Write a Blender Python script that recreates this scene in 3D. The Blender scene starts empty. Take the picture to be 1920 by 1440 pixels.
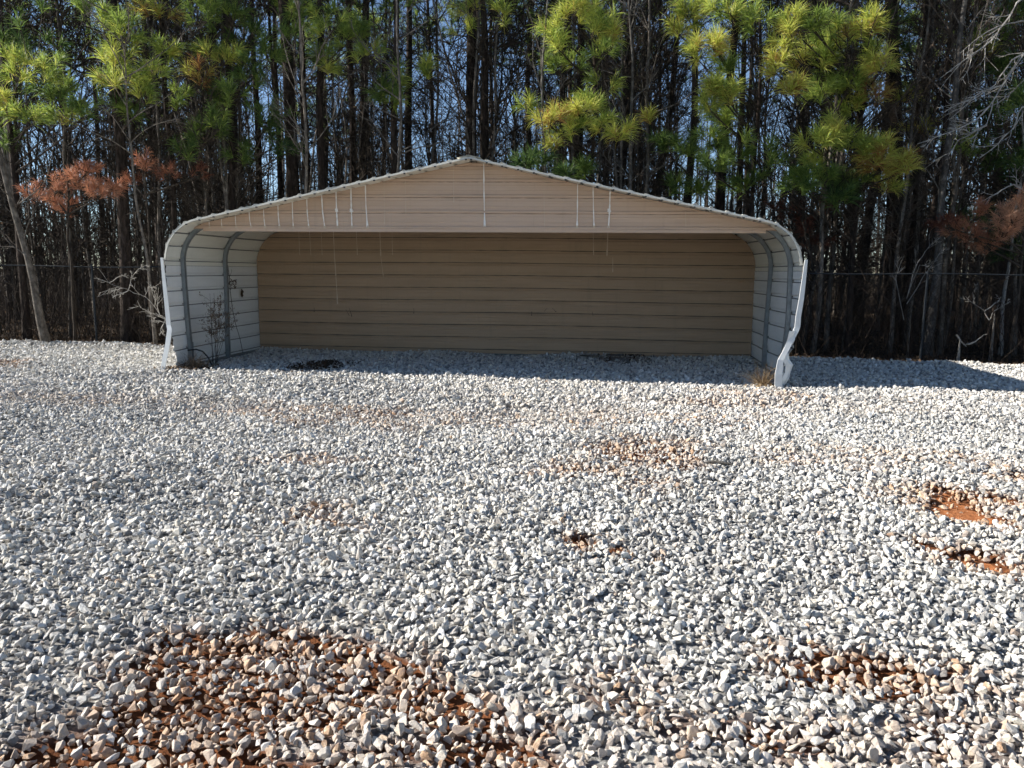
import bpy, math, random
import numpy as np
from mathutils import Matrix, Vector
R = math.radians
rng = np.random.default_rng(11)
random.seed(4)
scene = bpy.context.scene
COL = scene.collection

# ------------------------------------------------------------------ camera numbers
CH, CP, CR, CF = 1.59, 0.146, -0.0092, 1442.0
YAW = 0.111
SX, SY = -0.645, 11.25            # middle of the shelter's front line
HW, DEP, RIDGE, LEG = 4.65, 3.285, 3.18, 1.68
cX = np.array([1, 0, 0.]); cU = np.array([0, math.sin(CP), math.cos(CP)]); cFv = np.array([0, math.cos(CP), -math.sin(CP)])
cr, sr = math.cos(CR), math.sin(CR)
RIGHT = cr*cX - sr*cU; UP = sr*cX + cr*cU

def at(px, py, D):
    """point at forward distance D (metres along +Y) seen at a photograph position"""
    d = RIGHT*((px-960)/CF) + UP*((720-py)/CF) + cFv
    return np.array([0, 0, CH]) + d*(D/d[1])

cy, sy = math.cos(YAW), math.sin(YAW)
def L(u, w, z=0.0):
    return np.array([SX + u*cy + w*sy, SY - u*sy + w*cy, z])
def toL(x, y):
    dx, dy = x-SX, y-SY
    return dx*cy - dy*sy, dx*sy + dy*cy

# ------------------------------------------------------------------ noise + terrain
def vnoise(x, y, sc, seed=0):
    x = np.asarray(x, float)/sc; y = np.asarray(y, float)/sc
    xi = np.floor(x); yi = np.floor(y); fx = x-xi; fy = y-yi
    fx = fx*fx*(3-2*fx); fy = fy*fy*(3-2*fy)
    def h(a, b):
        v = np.sin(a*127.1 + b*311.7 + seed*74.7)*43758.5453
        return v-np.floor(v)
    return (h(xi, yi)*(1-fx)+h(xi+1, yi)*fx)*(1-fy) + (h(xi, yi+1)*(1-fx)+h(xi+1, yi+1)*fx)*fy - 0.5

def ground_pt(px, py):
    d = RIGHT*((px-960)/CF) + UP*((720-py)/CF) + cFv
    t = -CH/d[2]
    return d[0]*t, d[1]*t

# bare clay showing through the gravel: centre and half sizes (photograph px turned into ground metres), strength
CLAY = []
for px, py, rx, ry, s in [(540,1215,120,36,.8),(690,1285,170,55,1.0),(860,1330,150,40,.75),(500,1325,120,55,.75),(270,1400,150,35,.62),(80,1425,130,30,.75),
                          (400,1430,220,35,.7),(900,1410,160,40,.6),(1620,1262,110,28,.75),(1540,1275,60,16,.6),(1795,946,80,25,2.0),(1755,930,60,18,1.3),(1835,958,45,15,1.9),(1832,1042,52,20,1.9),
                          (1720,1015,20,10,.9),(1900,895,50,14,1.0),(1080,1025,34,14,.7),(1165,1048,18,8,.8),(1245,1050,14,8,.8),(1210,860,90,22,.62),(1230,910,60,16,.6),
                          (600,975,50,26,.5),(590,865,80,14,.45),(680,780,110,12,.42),(520,775,120,12,.35),(1100,880,110,14,.42),(1260,845,80,14,.5),(50,1390,120,40,.7),
                          (1880,940,40,20,.7),(15,680,30,5,.9),(1750,1270,90,20,.45),(1400,765,160,8,.3),(1800,1290,90,25,.4),(1450,740,60,8,.45),(1640,860,200,18,.28),(1310,1390,120,40,.35),(1550,1390,300,50,.30),(1200,1330,120,40,.35),(1850,1340,120,30,.35),(1000,790,400,20,.22),(300,1250,200,40,.28)]:
    x, y = ground_pt(px, py); x1, _ = ground_pt(px+rx, py); _, y1 = ground_pt(px, py-ry); _, y0 = ground_pt(px, py+ry)
    CLAY.append((x, y, abs(x1-x), abs(y1-y0)/2, s))

def clay(x, y):
    m = np.zeros_like(np.asarray(x, float))
    wx = x + .7*vnoise(x, y, .7, 3) + .12*vnoise(x, y, .13, 5)
    wy = y + .6*vnoise(x, y, .6, 4) + .12*vnoise(x, y, .13, 6)
    for a, b, rx, ry, s in CLAY:
        oa = .7*vnoise(a, b, .7, 3); ob = .6*vnoise(a, b, .6, 4)
        q = ((wx-a-oa)/(rx*1.15))**2 + ((wy-b-ob)/(ry*1.15))**2
        k = s*np.exp(-(q*.95 if s > 1.1 else q*.85))*(1+1.1*vnoise(x, y, .3, 9)+.7*vnoise(x, y, .12, 10))
        m = np.maximum(m, k if s > 1.1 else np.minimum(k, .88))
    m = m + .10*np.clip(vnoise(x, y, 1.7, 12), 0, 1)*np.clip(vnoise(x, y, .25, 13)*3, 0, 1)
    return np.clip(m, 0, 1.9)

EDGE = 3.45        # gravel reaches this far behind the shelter's front line
def height(x, y):
    x = np.asarray(x, float); y = np.asarray(y, float)
    u, w = toL(x, y)
    z = .11*vnoise(x, y, 2.3, 1) + .05*vnoise(x, y, .8, 2) + .018*vnoise(x, y, .3, 7)
    near = np.clip((w+1.2)/1.5, 0, 1)                       # calmer round the shelter
    z = z*(1-.55*near)
    berm = np.exp(-((w-3.05-.25*vnoise(x, y, 1.5, 8))/.35)**2)*(.05+.10*vnoise(x, y, 1.3, 21))
    inside = (np.abs(u) < HW+.1)
    z = z + berm
    z = z - .04*np.clip(clay(x, y)-.35, 0, 1)*1.5
    z = z + np.where(w > EDGE+.2, .10*vnoise(x, y, 1.1, 15)+.3*vnoise(x, y, 9, 16)*np.clip((w-5)/8, 0, 1)-.04, 0)
    return z

# ------------------------------------------------------------------ mesh helpers
def mesh_np(name, V, quads=None, tris=None, mats=(), midx=None, smooth=False, attrs=None):
    me = bpy.data.meshes.new(name)
    V = np.ascontiguousarray(V, np.float32)
    nq = 0 if quads is None else len(quads); nt = 0 if tris is None else len(tris)
    loops = []
    if nq: loops.append(np.asarray(quads, np.int32).ravel())
    if nt: loops.append(np.asarray(tris, np.int32).ravel())
    loops = np.concatenate(loops)
    me.vertices.add(len(V)); me.vertices.foreach_set('co', V.ravel())
    me.loops.add(len(loops)); me.loops.foreach_set('vertex_index', loops)
    me.polygons.add(nq+nt)
    st = np.concatenate([np.arange(nq)*4, nq*4+np.arange(nt)*3]).astype(np.int32)
    me.polygons.foreach_set('loop_start', st)
    if midx is not None: me.polygons.foreach_set('material_index', np.asarray(midx, np.int32))
    for m in mats: me.materials.append(m)
    me.update(calc_edges=True)
    me.polygons.foreach_set('use_smooth', np.full(nq+nt, smooth))
    for k, a in (attrs or {}).items():
        at_ = me.attributes.new(k, 'FLOAT', 'POINT'); at_.data.foreach_set('value', np.asarray(a, np.float32))
    return me

def put(name, me, parent=None, loc=None, **props):
    o = bpy.data.objects.new(name, me); COL.objects.link(o)
    if parent: o.parent = parent
    if loc is not None: o.location = loc
    for k, v in props.items(): o[k] = v
    return o

def empty(name, loc, label, cat, group=None):
    o = bpy.data.objects.new(name, None); COL.objects.link(o); o.location = loc
    o.empty_display_size = .2
    o['label'] = label; o['category'] = cat
    if group: o['group'] = group
    return o

class Geo:
    def __init__(s): s.V = []; s.Q = []; s.T = []; s.A = []; s.n = 0; s.qm = []; s.tm = []
    def add(s, V, Q=None, T=None, a=0.0, m=0):
        V = np.asarray(V, float).reshape(-1, 3)
        if Q is not None and len(Q): s.Q.append(np.asarray(Q)+s.n); s.qm.append(np.full(len(Q), m))
        if T is not None and len(T): s.T.append(np.asarray(T)+s.n); s.tm.append(np.full(len(T), m))
        s.V.append(V); s.A.append(np.broadcast_to(np.asarray(a, float), (len(V),))); s.n += len(V)
    def box(s, c, h, m=0, rot=None):
        P = np.array([[x, y, z] for x in (-1, 1) for y in (-1, 1) for z in (-1, 1)], float)*np.asarray(h)
        if rot is not None: P = P@np.asarray(rot).T
        s.add(P+np.asarray(c), Q=[[0,1,3,2],[4,6,7,5],[0,4,5,1],[2,3,7,6],[0,2,6,4],[1,5,7,3]], m=m)
    def tubes(s, P, Rr, k=4, a=0.0, m=0):
        P = np.asarray(P, float)
        if P.ndim == 2: P = P[None]
        B, n, _ = P.shape
        Rr = np.broadcast_to(np.asarray(Rr, float), (B, n))
        T = np.gradient(P, axis=1); T /= np.linalg.norm(T, axis=2, keepdims=True)+1e-9
        ref = np.where(np.abs(T[..., 2:3]) > .8, np.array([1., .1, 0]), np.array([.05, .1, 1.]))
        N = np.cross(T, ref); N /= np.linalg.norm(N, axis=2, keepdims=True)+1e-9
        Bn = np.cross(T, N)
        an = np.arange(k)*2*np.pi/k
        V = P[:, :, None] + Rr[:, :, None, None]*(np.cos(an)[:, None]*N[:, :, None]+np.sin(an)[:, None]*Bn[:, :, None])
        b, i, j = np.meshgrid(np.arange(B), np.arange(n-1), np.arange(k), indexing='ij')
        f = lambda i, j: ((b*n+i)*k + j % k).ravel()
        Q = np.stack([f(i, j), f(i, j+1), f(i+1, j+1), f(i+1, j)], 1)
        s.add(V.reshape(-1, 3), Q=Q, a=a if np.ndim(a) == 0 else np.repeat(a, n*k), m=m)
    def mesh(s, name, mats, smooth=False, attr=None):
        V = np.concatenate(s.V)
        Q = np.concatenate(s.Q) if s.Q else None; T = np.concatenate(s.T) if s.T else None
        mi = np.concatenate(s.qm+s.tm) if len(mats) > 1 else None
        return mesh_np(name, V, Q, T, mats, mi, smooth, {attr: np.concatenate(s.A)} if attr else None)

def norm(v): return v/(np.linalg.norm(v, axis=-1, keepdims=True)+1e-9)

# ------------------------------------------------------------------ materials
def mat(name, rough=.7, metal=0.0, spec=.5):
    m = bpy.data.materials.new(name); m.use_nodes = True
    b = m.node_tree.nodes['Principled BSDF']
    b.inputs['Roughness'].default_value = rough; b.inputs['Metallic'].default_value = metal
    b.inputs['Specular IOR Level'].default_value = spec
    return m, m.node_tree, b
def nd(t, typ, **kw):
    n = t.nodes.new(typ)
    for k, v in kw.items():
        if k in n.inputs: n.inputs[k].default_value = v
        else: setattr(n, k, v)
    return n
def ramp(t, fac, stops):
    r = t.nodes.new('ShaderNodeValToRGB'); e = r.color_ramp.elements
    while len(e) < len(stops): e.new(.5)
    for el, (p, c) in zip(e, stops): el.position = p; el.color = (*c, 1)
    t.links.new(fac, r.inputs[0]); return r.outputs[0]
def mixc(t, fac, a, b, mode='MIX'):
    m = t.nodes.new('ShaderNodeMix'); m.data_type = 'RGBA'; m.blend_type = mode
    for s, v in ((m.inputs[0], fac), (m.inputs[6], a), (m.inputs[7], b)):
        if hasattr(v, 'links'): t.links.new(v, s)
        elif isinstance(v, tuple): s.default_value = (*v, 1)
        else: s.default_value = v
    return m.outputs[2]
def coords(t, scale=(1, 1, 1), kind='Object'):
    c = t.nodes.new('ShaderNodeTexCoord'); mp = t.nodes.new('ShaderNodeMapping'); mp.inputs['Scale'].default_value = scale
    t.links.new(c.outputs[kind], mp.inputs[0]); return mp.outputs[0]
def noise(t, vec, scale, detail=4, rough=.6):
    n = nd(t, 'ShaderNodeTexNoise', Scale=scale, Detail=detail, Roughness=rough)
    t.links.new(vec, n.inputs['Vector']); return n.outputs['Fac']
def bump(t, b, h, strength, dist):
    n = nd(t, 'ShaderNodeBump', Strength=strength, Distance=dist); t.links.new(h, n.inputs['Height']); t.links.new(n.outputs[0], b.inputs['Normal'])

def world_pos(t):
    return t.nodes.new('ShaderNodeNewGeometry').outputs['Position']

# limestone gravel: colour per stone, red-brown where the stone lies in clay
M_stone, t, b = mat('crushed_limestone', .82, spec=.3)
oi = t.nodes.new('ShaderNodeObjectInfo')
at1 = nd(t, 'ShaderNodeAttribute', attribute_type='INSTANCER', attribute_name='clay')
at2 = nd(t, 'ShaderNodeAttribute', attribute_type='INSTANCER', attribute_name='tone')
v = coords(t)
va = nd(t, 'ShaderNodeVectorMath', operation='ADD'); vr = nd(t, 'ShaderNodeVectorMath', operation='SCALE')
cb = t.nodes.new('ShaderNodeCombineXYZ'); t.links.new(at2.outputs['Fac'], cb.inputs[0]); t.links.new(oi.outputs['Random'], cb.inputs[1])
t.links.new(cb.outputs[0], vr.inputs[0]); vr.inputs['Scale'].default_value = 37; t.links.new(v, va.inputs[0]); t.links.new(vr.outputs[0], va.inputs[1]); v = va.outputs[0]
n1 = noise(t, v, 6, 6, .72); n2 = noise(t, v, 1.8, 4, .6)
base = ramp(t, at2.outputs['Fac'], [(0, (.24,.24,.24)), (.22, (.44,.44,.43)), (.5, (.63,.625,.605)), (.78, (.66,.615,.53)), (.9, (.75,.745,.73)), (1, (.80,.80,.79))])
base = mixc(t, ramp(t, n1, [(.40, (0,0,0)), (.56, (1,1,1))]), mixc(t, 1.0, base, (.80,.79,.77), 'MULTIPLY'), base)
soil = ramp(t, n2, [(.3, (.19,.085,.042)), (.48, (.42,.265,.16)), (.66, (.62,.49,.365))])
mth = nd(t, 'ShaderNodeMath', operation='MULTIPLY_ADD'); t.links.new(n2, mth.inputs[0]); mth.inputs[1].default_value = 1.2; mth.inputs[2].default_value = -.6
md = nd(t, 'ShaderNodeMath', operation='ADD', use_clamp=True); t.links.new(mth.outputs[0], md.inputs[0]); t.links.new(at1.outputs['Fac'], md.inputs[1])
t.links.new(mixc(t, md.outputs[0], base, soil), b.inputs['Base Color'])
bump(t, b, n1, .45, .05)

# ground under the stones
M_ground, t, b = mat('ground_soil', .95, spec=.1)
wp = world_pos(t)
ac = nd(t, 'ShaderNodeAttribute', attribute_name='clay'); aw = nd(t, 'ShaderNodeAttribute', attribute_name='woods')
g = ramp(t, noise(t, wp, 60, 4), [(.3, (.10,.095,.09)), (.5, (.24,.235,.225)), (.7, (.40,.39,.37))])
c = ramp(t, noise(t, wp, 22, 6, .7), [(.25, (.05,.020,.010)), (.5, (.13,.050,.022)), (.75, (.26,.105,.045))])
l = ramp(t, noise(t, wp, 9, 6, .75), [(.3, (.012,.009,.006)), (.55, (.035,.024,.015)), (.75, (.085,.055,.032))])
g = mixc(t, ramp(t, ac.outputs['Fac'], [(.12, (0,0,0)), (.4, (1,1,1))]), g, c)
c2 = ramp(t, noise(t, wp, 30, 6, .7), [(.3, (.18,.062,.024)), (.5, (.34,.13,.052)), (.72, (.46,.21,.10))])
g = mixc(t, ramp(t, ac.outputs['Fac'], [(.93, (0,0,0)), (1.0, (1,1,1))]), g, c2)
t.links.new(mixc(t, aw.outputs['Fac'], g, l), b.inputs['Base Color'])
bump(t, b, noise(t, wp, 30, 6, .7), .8, .03)

def sheet(name, c1, c2, rough, streak=.5, dirt=(.2,.17,.13), spec=.4):
    m, t, b = mat(name, rough, spec=spec)
    v = coords(t, (.35, .35, 3.0)); a = noise(t, v, 3, 5, .65)
    v2 = coords(t, (6, 6, .35)); s = noise(t, v2, 2.0, 5, .7)
    v3 = coords(t); big = noise(t, v3, 1.3, 6, .6)
    c = mixc(t, ramp(t, a, [(.3, (0,0,0)), (.7, (1,1,1))]), c1, c2)
    c = mixc(t, ramp(t, s, [(.56, (0,0,0)), (.8, (streak,)*3)]), c, dirt)
    c = mixc(t, ramp(t, big, [(.5, (0,0,0)), (.75, (streak*.6,)*3)]), c, tuple(x*.75 for x in c1))
    t.links.new(c, b.inputs['Base Color'])
    bump(t, b, big, .35, .02)
    return m
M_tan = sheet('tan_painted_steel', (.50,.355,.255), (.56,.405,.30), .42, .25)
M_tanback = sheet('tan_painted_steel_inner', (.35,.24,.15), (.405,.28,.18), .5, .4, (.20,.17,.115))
M_cream = sheet('cream_painted_steel', (.70,.68,.60), (.76,.74,.66), .4, .25, (.45,.42,.35))
M_white = sheet('white_painted_steel', (.68,.68,.665), (.76,.76,.745), .4, .25, (.42,.42,.42))
M_trim = sheet('white_trim_paint', (.64,.65,.645), (.70,.71,.70), .35, .12, (.5,.5,.48))
M_galv, t, b = mat('galvanised_steel', .45, .55)
t.links.new(ramp(t, noise(t, coords(t), 9, 5), [(.3, (.17,.19,.20)), (.7, (.27,.295,.305))]), b.inputs['Base Color'])
M_chalk, t, b = mat('chalky_streak', .9, spec=.1); b.inputs['Base Color'].default_value = (.80,.78,.74,1)
M_chalk2, t, b = mat('faint_chalky_streak', .9, spec=.1); b.inputs['Base Color'].default_value = (.56,.46,.35,1)
M_chalk3, t, b = mat('thin_chalk_on_brown', .9, spec=.1); b.inputs['Base Color'].default_value = (.54,.44,.33,1)
M_oldgalv, t, b = mat('dull_weathered_zinc', .9, 0, .1); b.inputs['Base Color'].default_value = (.028,.032,.036,1)
M_edge = sheet('weathered_cream_edging', (.50,.48,.42), (.60,.58,.51), .5, .4, (.30,.27,.22))
M_dark, t, b = mat('dark_rubber', .6); b.inputs['Base Color'].default_value = (.012,.012,.014,1)
M_seam, t, b = mat('painted_lap_shade', .9, spec=.1); b.inputs['Base Color'].default_value = (.10,.085,.065,1)  # lap seam shadow put into the colour
M_lap, t, b = mat('painted_flank_shade', .9, spec=.1); b.inputs['Base Color'].default_value = (.20,.195,.185,1)  # shadow along the ribs put into the flank colour
M_darkmark, t, b = mat('dark_marks_and_painted_shade', .6); b.inputs['Base Color'].default_value = (.04,.035,.03,1)  # painted shade at rib ends, also small dark marks on the back wall

def bark(name, c1, c2, c3, vs=(9, 9, 2.2)):
    m, t, b = mat(name, .92, spec=.15)
    v = coords(t, vs); n = noise(t, v, 2.2, 6, .7); n2 = noise(t, coords(t), .6, 3)
    oi = t.nodes.new('ShaderNodeObjectInfo')
    c = ramp(t, n, [(.3, c1), (.52, c2), (.75, c3)])
    c = mixc(t, ramp(t, oi.outputs['Random'], [(0, (.0,)*3), (1, (.6,)*3)]), c, mixc(t, 1.0, c, (.5,.48,.45), 'MULTIPLY'))
    t.links.new(c, b.inputs['Base Color']); bump(t, b, n, 1.0, .03)
    return m
M_pinebark = bark('pine_bark', (.012,.009,.007), (.042,.031,.025), (.11,.085,.07))
M_greybark = bark('grey_bark', (.035,.03,.025), (.15,.13,.11), (.33,.30,.265), (5, 5, 3))
M_twig = bark('twig_bark', (.028,.022,.017), (.062,.05,.04), (.13,.11,.09), (5, 5, 3))
M_palebark = bark('pale_bark', (.22,.20,.18), (.38,.36,.33), (.55,.53,.50), (6, 6, 3))
M_palebark2 = bark('mottled_pale_bark', (.04,.037,.034), (.12,.11,.10), (.32,.30,.28), (6, 6, 4))

def leafmat(name, stops, trans=.45, rough=.5):
    m, t, b = mat(name, rough, spec=.3)
    a = nd(t, 'ShaderNodeAttribute', attribute_name='hue')
    c = ramp(t, a.outputs['Fac'], stops)
    t.links.new(c, b.inputs['Base Color'])
    tr = t.nodes.new('ShaderNodeBsdfTranslucent'); t.links.new(c, tr.inputs[0])
    mx = t.nodes.new('ShaderNodeMixShader'); mx.inputs[0].default_value = trans
    t.links.new(b.outputs[0], mx.inputs[1]); t.links.new(tr.outputs[0], mx.inputs[2])
    t.links.new(mx.outputs[0], t.nodes['Material Output'].inputs[0])
    return m
M_needle = leafmat('pine_needles', [(0, (.02,.048,.02)), (.25, (.11,.18,.045)), (.5, (.28,.37,.075)), (.68, (.62,.63,.13)), (.8, (.46,.34,.10)), (.9, (.30,.13,.05)), (1, (.32,.14,.06))])
M_deadneedle = leafmat('dead_pine_needles', [(0, (.10,.03,.018)), (.5, (.44,.19,.11)), (1, (.60,.33,.20))], .3)
M_dryleaf = leafmat('dry_leaves', [(0, (.05,.033,.02)), (.5, (.15,.10,.065)), (1, (.33,.24,.16))], .3, .8)
M_straw = leafmat('straw_grass', [(0, (.22,.14,.07)), (.5, (.42,.30,.17)), (1, (.60,.47,.30))], .3, .8)

# ------------------------------------------------------------------ ground
def axis(lo, hi, a, b, step):
    fine = np.arange(a, b+step/2, step)
    out = [a]; s = step
    left = []
    x = a
    while x > lo: s *= 1.25; x -= s; left.append(x)
    s = step; x = b; right = []
    while x < hi: s *= 1.25; x += s; right.append(x)
    return np.array(left[::-1]+list(fine)+right)
gx = axis(-260, 260, -12, 12, .06); gy = axis(-60, 420, 1.2, 17.2, .06)
X, Y = np.meshgrid(gx, gy)
Z = height(X, Y); C = clay(X, Y)
Z = Z - .022*np.clip((C-.2)*3, 0, 1)*(C < .95) + np.clip(C-.3, 0, 1)*(.04*vnoise(X, Y, .14, 31)+.04*vnoise(X, Y, .07, 32))
u_, w_ = toL(X, Y)
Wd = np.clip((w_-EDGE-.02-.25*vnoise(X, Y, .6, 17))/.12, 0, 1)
ny, nx = X.shape
ii = np.arange(ny*nx).reshape(ny, nx)
Q = np.stack([ii[:-1, :-1], ii[:-1, 1:], ii[1:, 1:], ii[1:, :-1]], -1).reshape(-1, 4)
put('ground', mesh_np('ground', np.stack([X, Y, Z], -1).reshape(-1, 3), Q, None, [M_ground], None, True,
    {'clay': C.ravel(), 'woods': Wd.ravel()}), kind='structure')

# ------------------------------------------------------------------ gravel
protos = bpy.data.collections.new('stone_shapes')
import bmesh
for k in range(14):
    bm = bmesh.new(); r_ = np.random.default_rng(100+k)
    n = 11 if k < 9 else 16
    p = norm(r_.normal(size=(n, 3)))*(.8+.25*r_.random((n, 1)))
    p *= np.array([1.05, r_.uniform(.58, .88), r_.uniform(.46, .74)])
    for q in p: bm.verts.new(q*.5)
    bmesh.ops.convex_hull(bm, input=bm.verts)
    loose = [v for v in bm.verts if not v.link_faces]
    bmesh.ops.delete(bm, geom=loose, context='VERTS')
    bmesh.ops.bevel(bm, geom=list(bm.edges), offset=.022, segments=1, affect='EDGES', clamp_overlap=True)
    me = bpy.data.meshes.new('stone'); bm.to_mesh(me); bm.free()
    me.materials.append(M_stone)
    so = bpy.data.objects.new('stone', me); protos.objects.link(so)

def stone_field():
    out = []
    for (d0, d1, sp) in ((1.55, 4.5, .0292), (4.5, 9.0, .0315), (9.0, 17.5, .039)):
        ys = np.arange(d0, d1, sp)
        for yy in ys:
            half = min(.71*yy+.9, 12.5)
            n = int(2*half/sp)
            xs = np.linspace(-half, half, n)
            out.append(np.stack([xs, np.full(n, yy), np.full(n, sp)], 1))
    P = np.concatenate(out)
    P[:, 0] += rng.uniform(-.55, .55, len(P))*P[:, 2]; P[:, 1] += rng.uniform(-.55, .55, len(P))*P[:, 2]
    u, w = toL(P[:, 0], P[:, 1])
    keep = w < EDGE + .35*vnoise(P[:, 0], P[:, 1], .7, 17) + .1*rng.normal(size=len(P))
    c = clay(P[:, 0], P[:, 1])
    keep &= rng.random(len(P)) > np.where(c > .95, np.clip((c-.80)*1.6, 0, .93), np.clip((c-.5)*.5, 0, .13))
    keep &= ~((np.abs(np.abs(u)-HW) < .03) & (w > 0))
    # bare soil spots inside the shelter
    for px, py, rx, ry in ((590, 690, 45, 9), (640, 678, 25, 6), (1170, 678, 55, 5), (470, 690, 16, 5)):
        a, b_ = ground_pt(px, py); rr = rx/CF*b_; rw = .5*(ground_pt(px, py-ry)[1]-ground_pt(px, py+ry)[1])
        keep &= ~((((P[:, 0]-a)/rr)**2+((P[:, 1]-b_)/rw)**2 < 1) & (rng.random(len(P)) < .8))
    P = P[keep]; c = c[keep]
    n = len(P)
    size = P[:, 2]*1.34*np.exp(np.clip(rng.normal(0, .34, n), -.9, .55)) * np.where(rng.random(n) < .03, 1.35, 1)
    z = height(P[:, 0], P[:, 1]) + size*rng.uniform(.02, .42, n)
    rot = np.stack([rng.normal(0, .75, n), rng.normal(0, .75, n), rng.uniform(0, 6.28, n)], 1)
    tone = np.clip(rng.normal(.45, .29, n) + .25*vnoise(P[:, 0], P[:, 1], 1.4, 40) + .12*vnoise(P[:, 0], P[:, 1], .35, 41), 0, 1)
    ct = np.clip(np.minimum(c, 1)*.95 + rng.normal(-.04, .30, n) + (rng.random(n) < .025)*.7, 0, 1)
    dust = .34*np.clip(.35+1.6*vnoise(P[:, 0], P[:, 1]*2.2, 2.2, 50)+.6*vnoise(P[:, 0], P[:, 1], .4, 51), 0, 1)*np.clip(np.exp(-((P[:, 1]-9.3)/1.6)**2)+np.clip((3.7-P[:, 1])/1.2, 0, 1), 0, 1)
    ct = np.where((c < .12) & (rng.random(n) < .93), 0.0, ct)
    ct = np.maximum(ct, dust*rng.uniform(.2, 1.5, n))
    return np.stack([P[:, 0], P[:, 1], z], 1), size, rot, tone, ct
SP, SS, SR, ST, SC = stone_field()
print('stones', len(SP))
me = bpy.data.meshes.new('gravel'); me.vertices.add(len(SP)); me.vertices.foreach_set('co', SP.astype(np.float32).ravel())
for k, a in (('size', SS), ('tone', ST), ('clay', SC)):
    q = me.attributes.new(k, 'FLOAT', 'POINT'); q.data.foreach_set('value', a.astype(np.float32))
q = me.attributes.new('turn', 'FLOAT_VECTOR', 'POINT'); q.data.foreach_set('vector', SR.astype(np.float32).ravel())
gravel = put('gravel', me, kind='stuff', label='pale grey crushed limestone gravel spread over the whole clearing', category='gravel')
ng = bpy.data.node_groups.new('scatter_stones', 'GeometryNodeTree')
ng.interface.new_socket('Geometry', in_out='INPUT', socket_type='NodeSocketGeometry')
ng.interface.new_socket('Geometry', in_out='OUTPUT', socket_type='NodeSocketGeometry')
gi = ng.nodes.new('NodeGroupInput'); go = ng.nodes.new('NodeGroupOutput')
iop = ng.nodes.new('GeometryNodeInstanceOnPoints'); ci = ng.nodes.new('GeometryNodeCollectionInfo')
ci.inputs['Collection'].default_value = protos; ci.inputs['Separate Children'].default_value = True; ci.inputs['Reset Children'].default_value = True
iop.inputs['Pick Instance'].default_value = True
def nattr(nm, ty):
    q = ng.nodes.new('GeometryNodeInputNamedAttribute'); q.data_type = ty; q.inputs['Name'].default_value = nm; return q.outputs['Attribute']
rv = ng.nodes.new('FunctionNodeRandomValue'); rv.data_type = 'INT'; rv.inputs[4].default_value = 0; rv.inputs[5].default_value = 13
ng.links.new(gi.outputs[0], iop.inputs['Points']); ng.links.new(ci.outputs[0], iop.inputs['Instance'])
ng.links.new(rv.outputs[2], iop.inputs['Instance Index'])
er = ng.nodes.new('FunctionNodeEulerToRotation'); ng.links.new(nattr('turn', 'FLOAT_VECTOR'), er.inputs[0]); ng.links.new(er.outputs[0], iop.inputs['Rotation'])
ng.links.new(nattr('size', 'FLOAT'), iop.inputs['Scale'])
ng.links.new(iop.outputs[0], go.inputs[0])
md_ = gravel.modifiers.new('scatter', 'NODES'); md_.node_group = ng

# ------------------------------------------------------------------ metal shelter
SLOPE = (RIDGE-2.20)/HW; ANG = math.atan(SLOPE); RAD = .64
tl = RAD*math.tan((math.pi/2-ANG)/2)
ZL = 2.20-tl                                  # where the curve starts
def prof(s):
    """right-half profile by arc length from the foot: (u, z, nu, nz)"""
    arc = RAD*(math.pi/2-ANG)
    if s <= ZL: return HW, s, 1.0, 0.0
    if s <= ZL+arc:
        a = (s-ZL)/RAD
        return HW-RAD+RAD*math.cos(a), ZL+RAD*math.sin(a), math.cos(a), math.sin(a)
    a = math.pi/2-ANG; u0, z0 = HW-RAD+RAD*math.cos(a), ZL+RAD*math.sin(a); d = s-ZL-arc
    return u0-d*math.cos(ANG), z0+d*math.sin(ANG), math.cos(a), math.sin(a)
STOT = ZL+RAD*(math.pi/2-ANG)+(HW-RAD+RAD*math.cos(math.pi/2-ANG))/math.cos(ANG)
PITCH = .2286
def bend(side, w, z):
    """how far the front foot of each wall is pushed in"""
    a = max(0, 1-w/.75)**1.3*max(0, 1-z/.85)**1.1
    k = .14 if side < 0 else .22
    d = k*a
    if side > 0: d += .03*math.sin(z*9)*max(0, 1-w/.5)*max(0, 1-z/1.3)
    d += .012*math.sin(w*3.1+z*2.3+side)
    return d
shelter = empty('carport', tuple(L(0, 0, 0)), 'open-fronted metal carport with tan gable, rounded white sides and buckled front feet', 'carport')
def SP_(P):   # points in shelter frame (u,w,z) -> parented object coordinates relative to the empty
    P = np.asarray(P, float).reshape(-1, 3)
    return np.stack([P[:, 0]*cy+P[:, 1]*sy, -P[:, 0]*sy+P[:, 1]*cy, P[:, 2]], 1)

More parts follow.
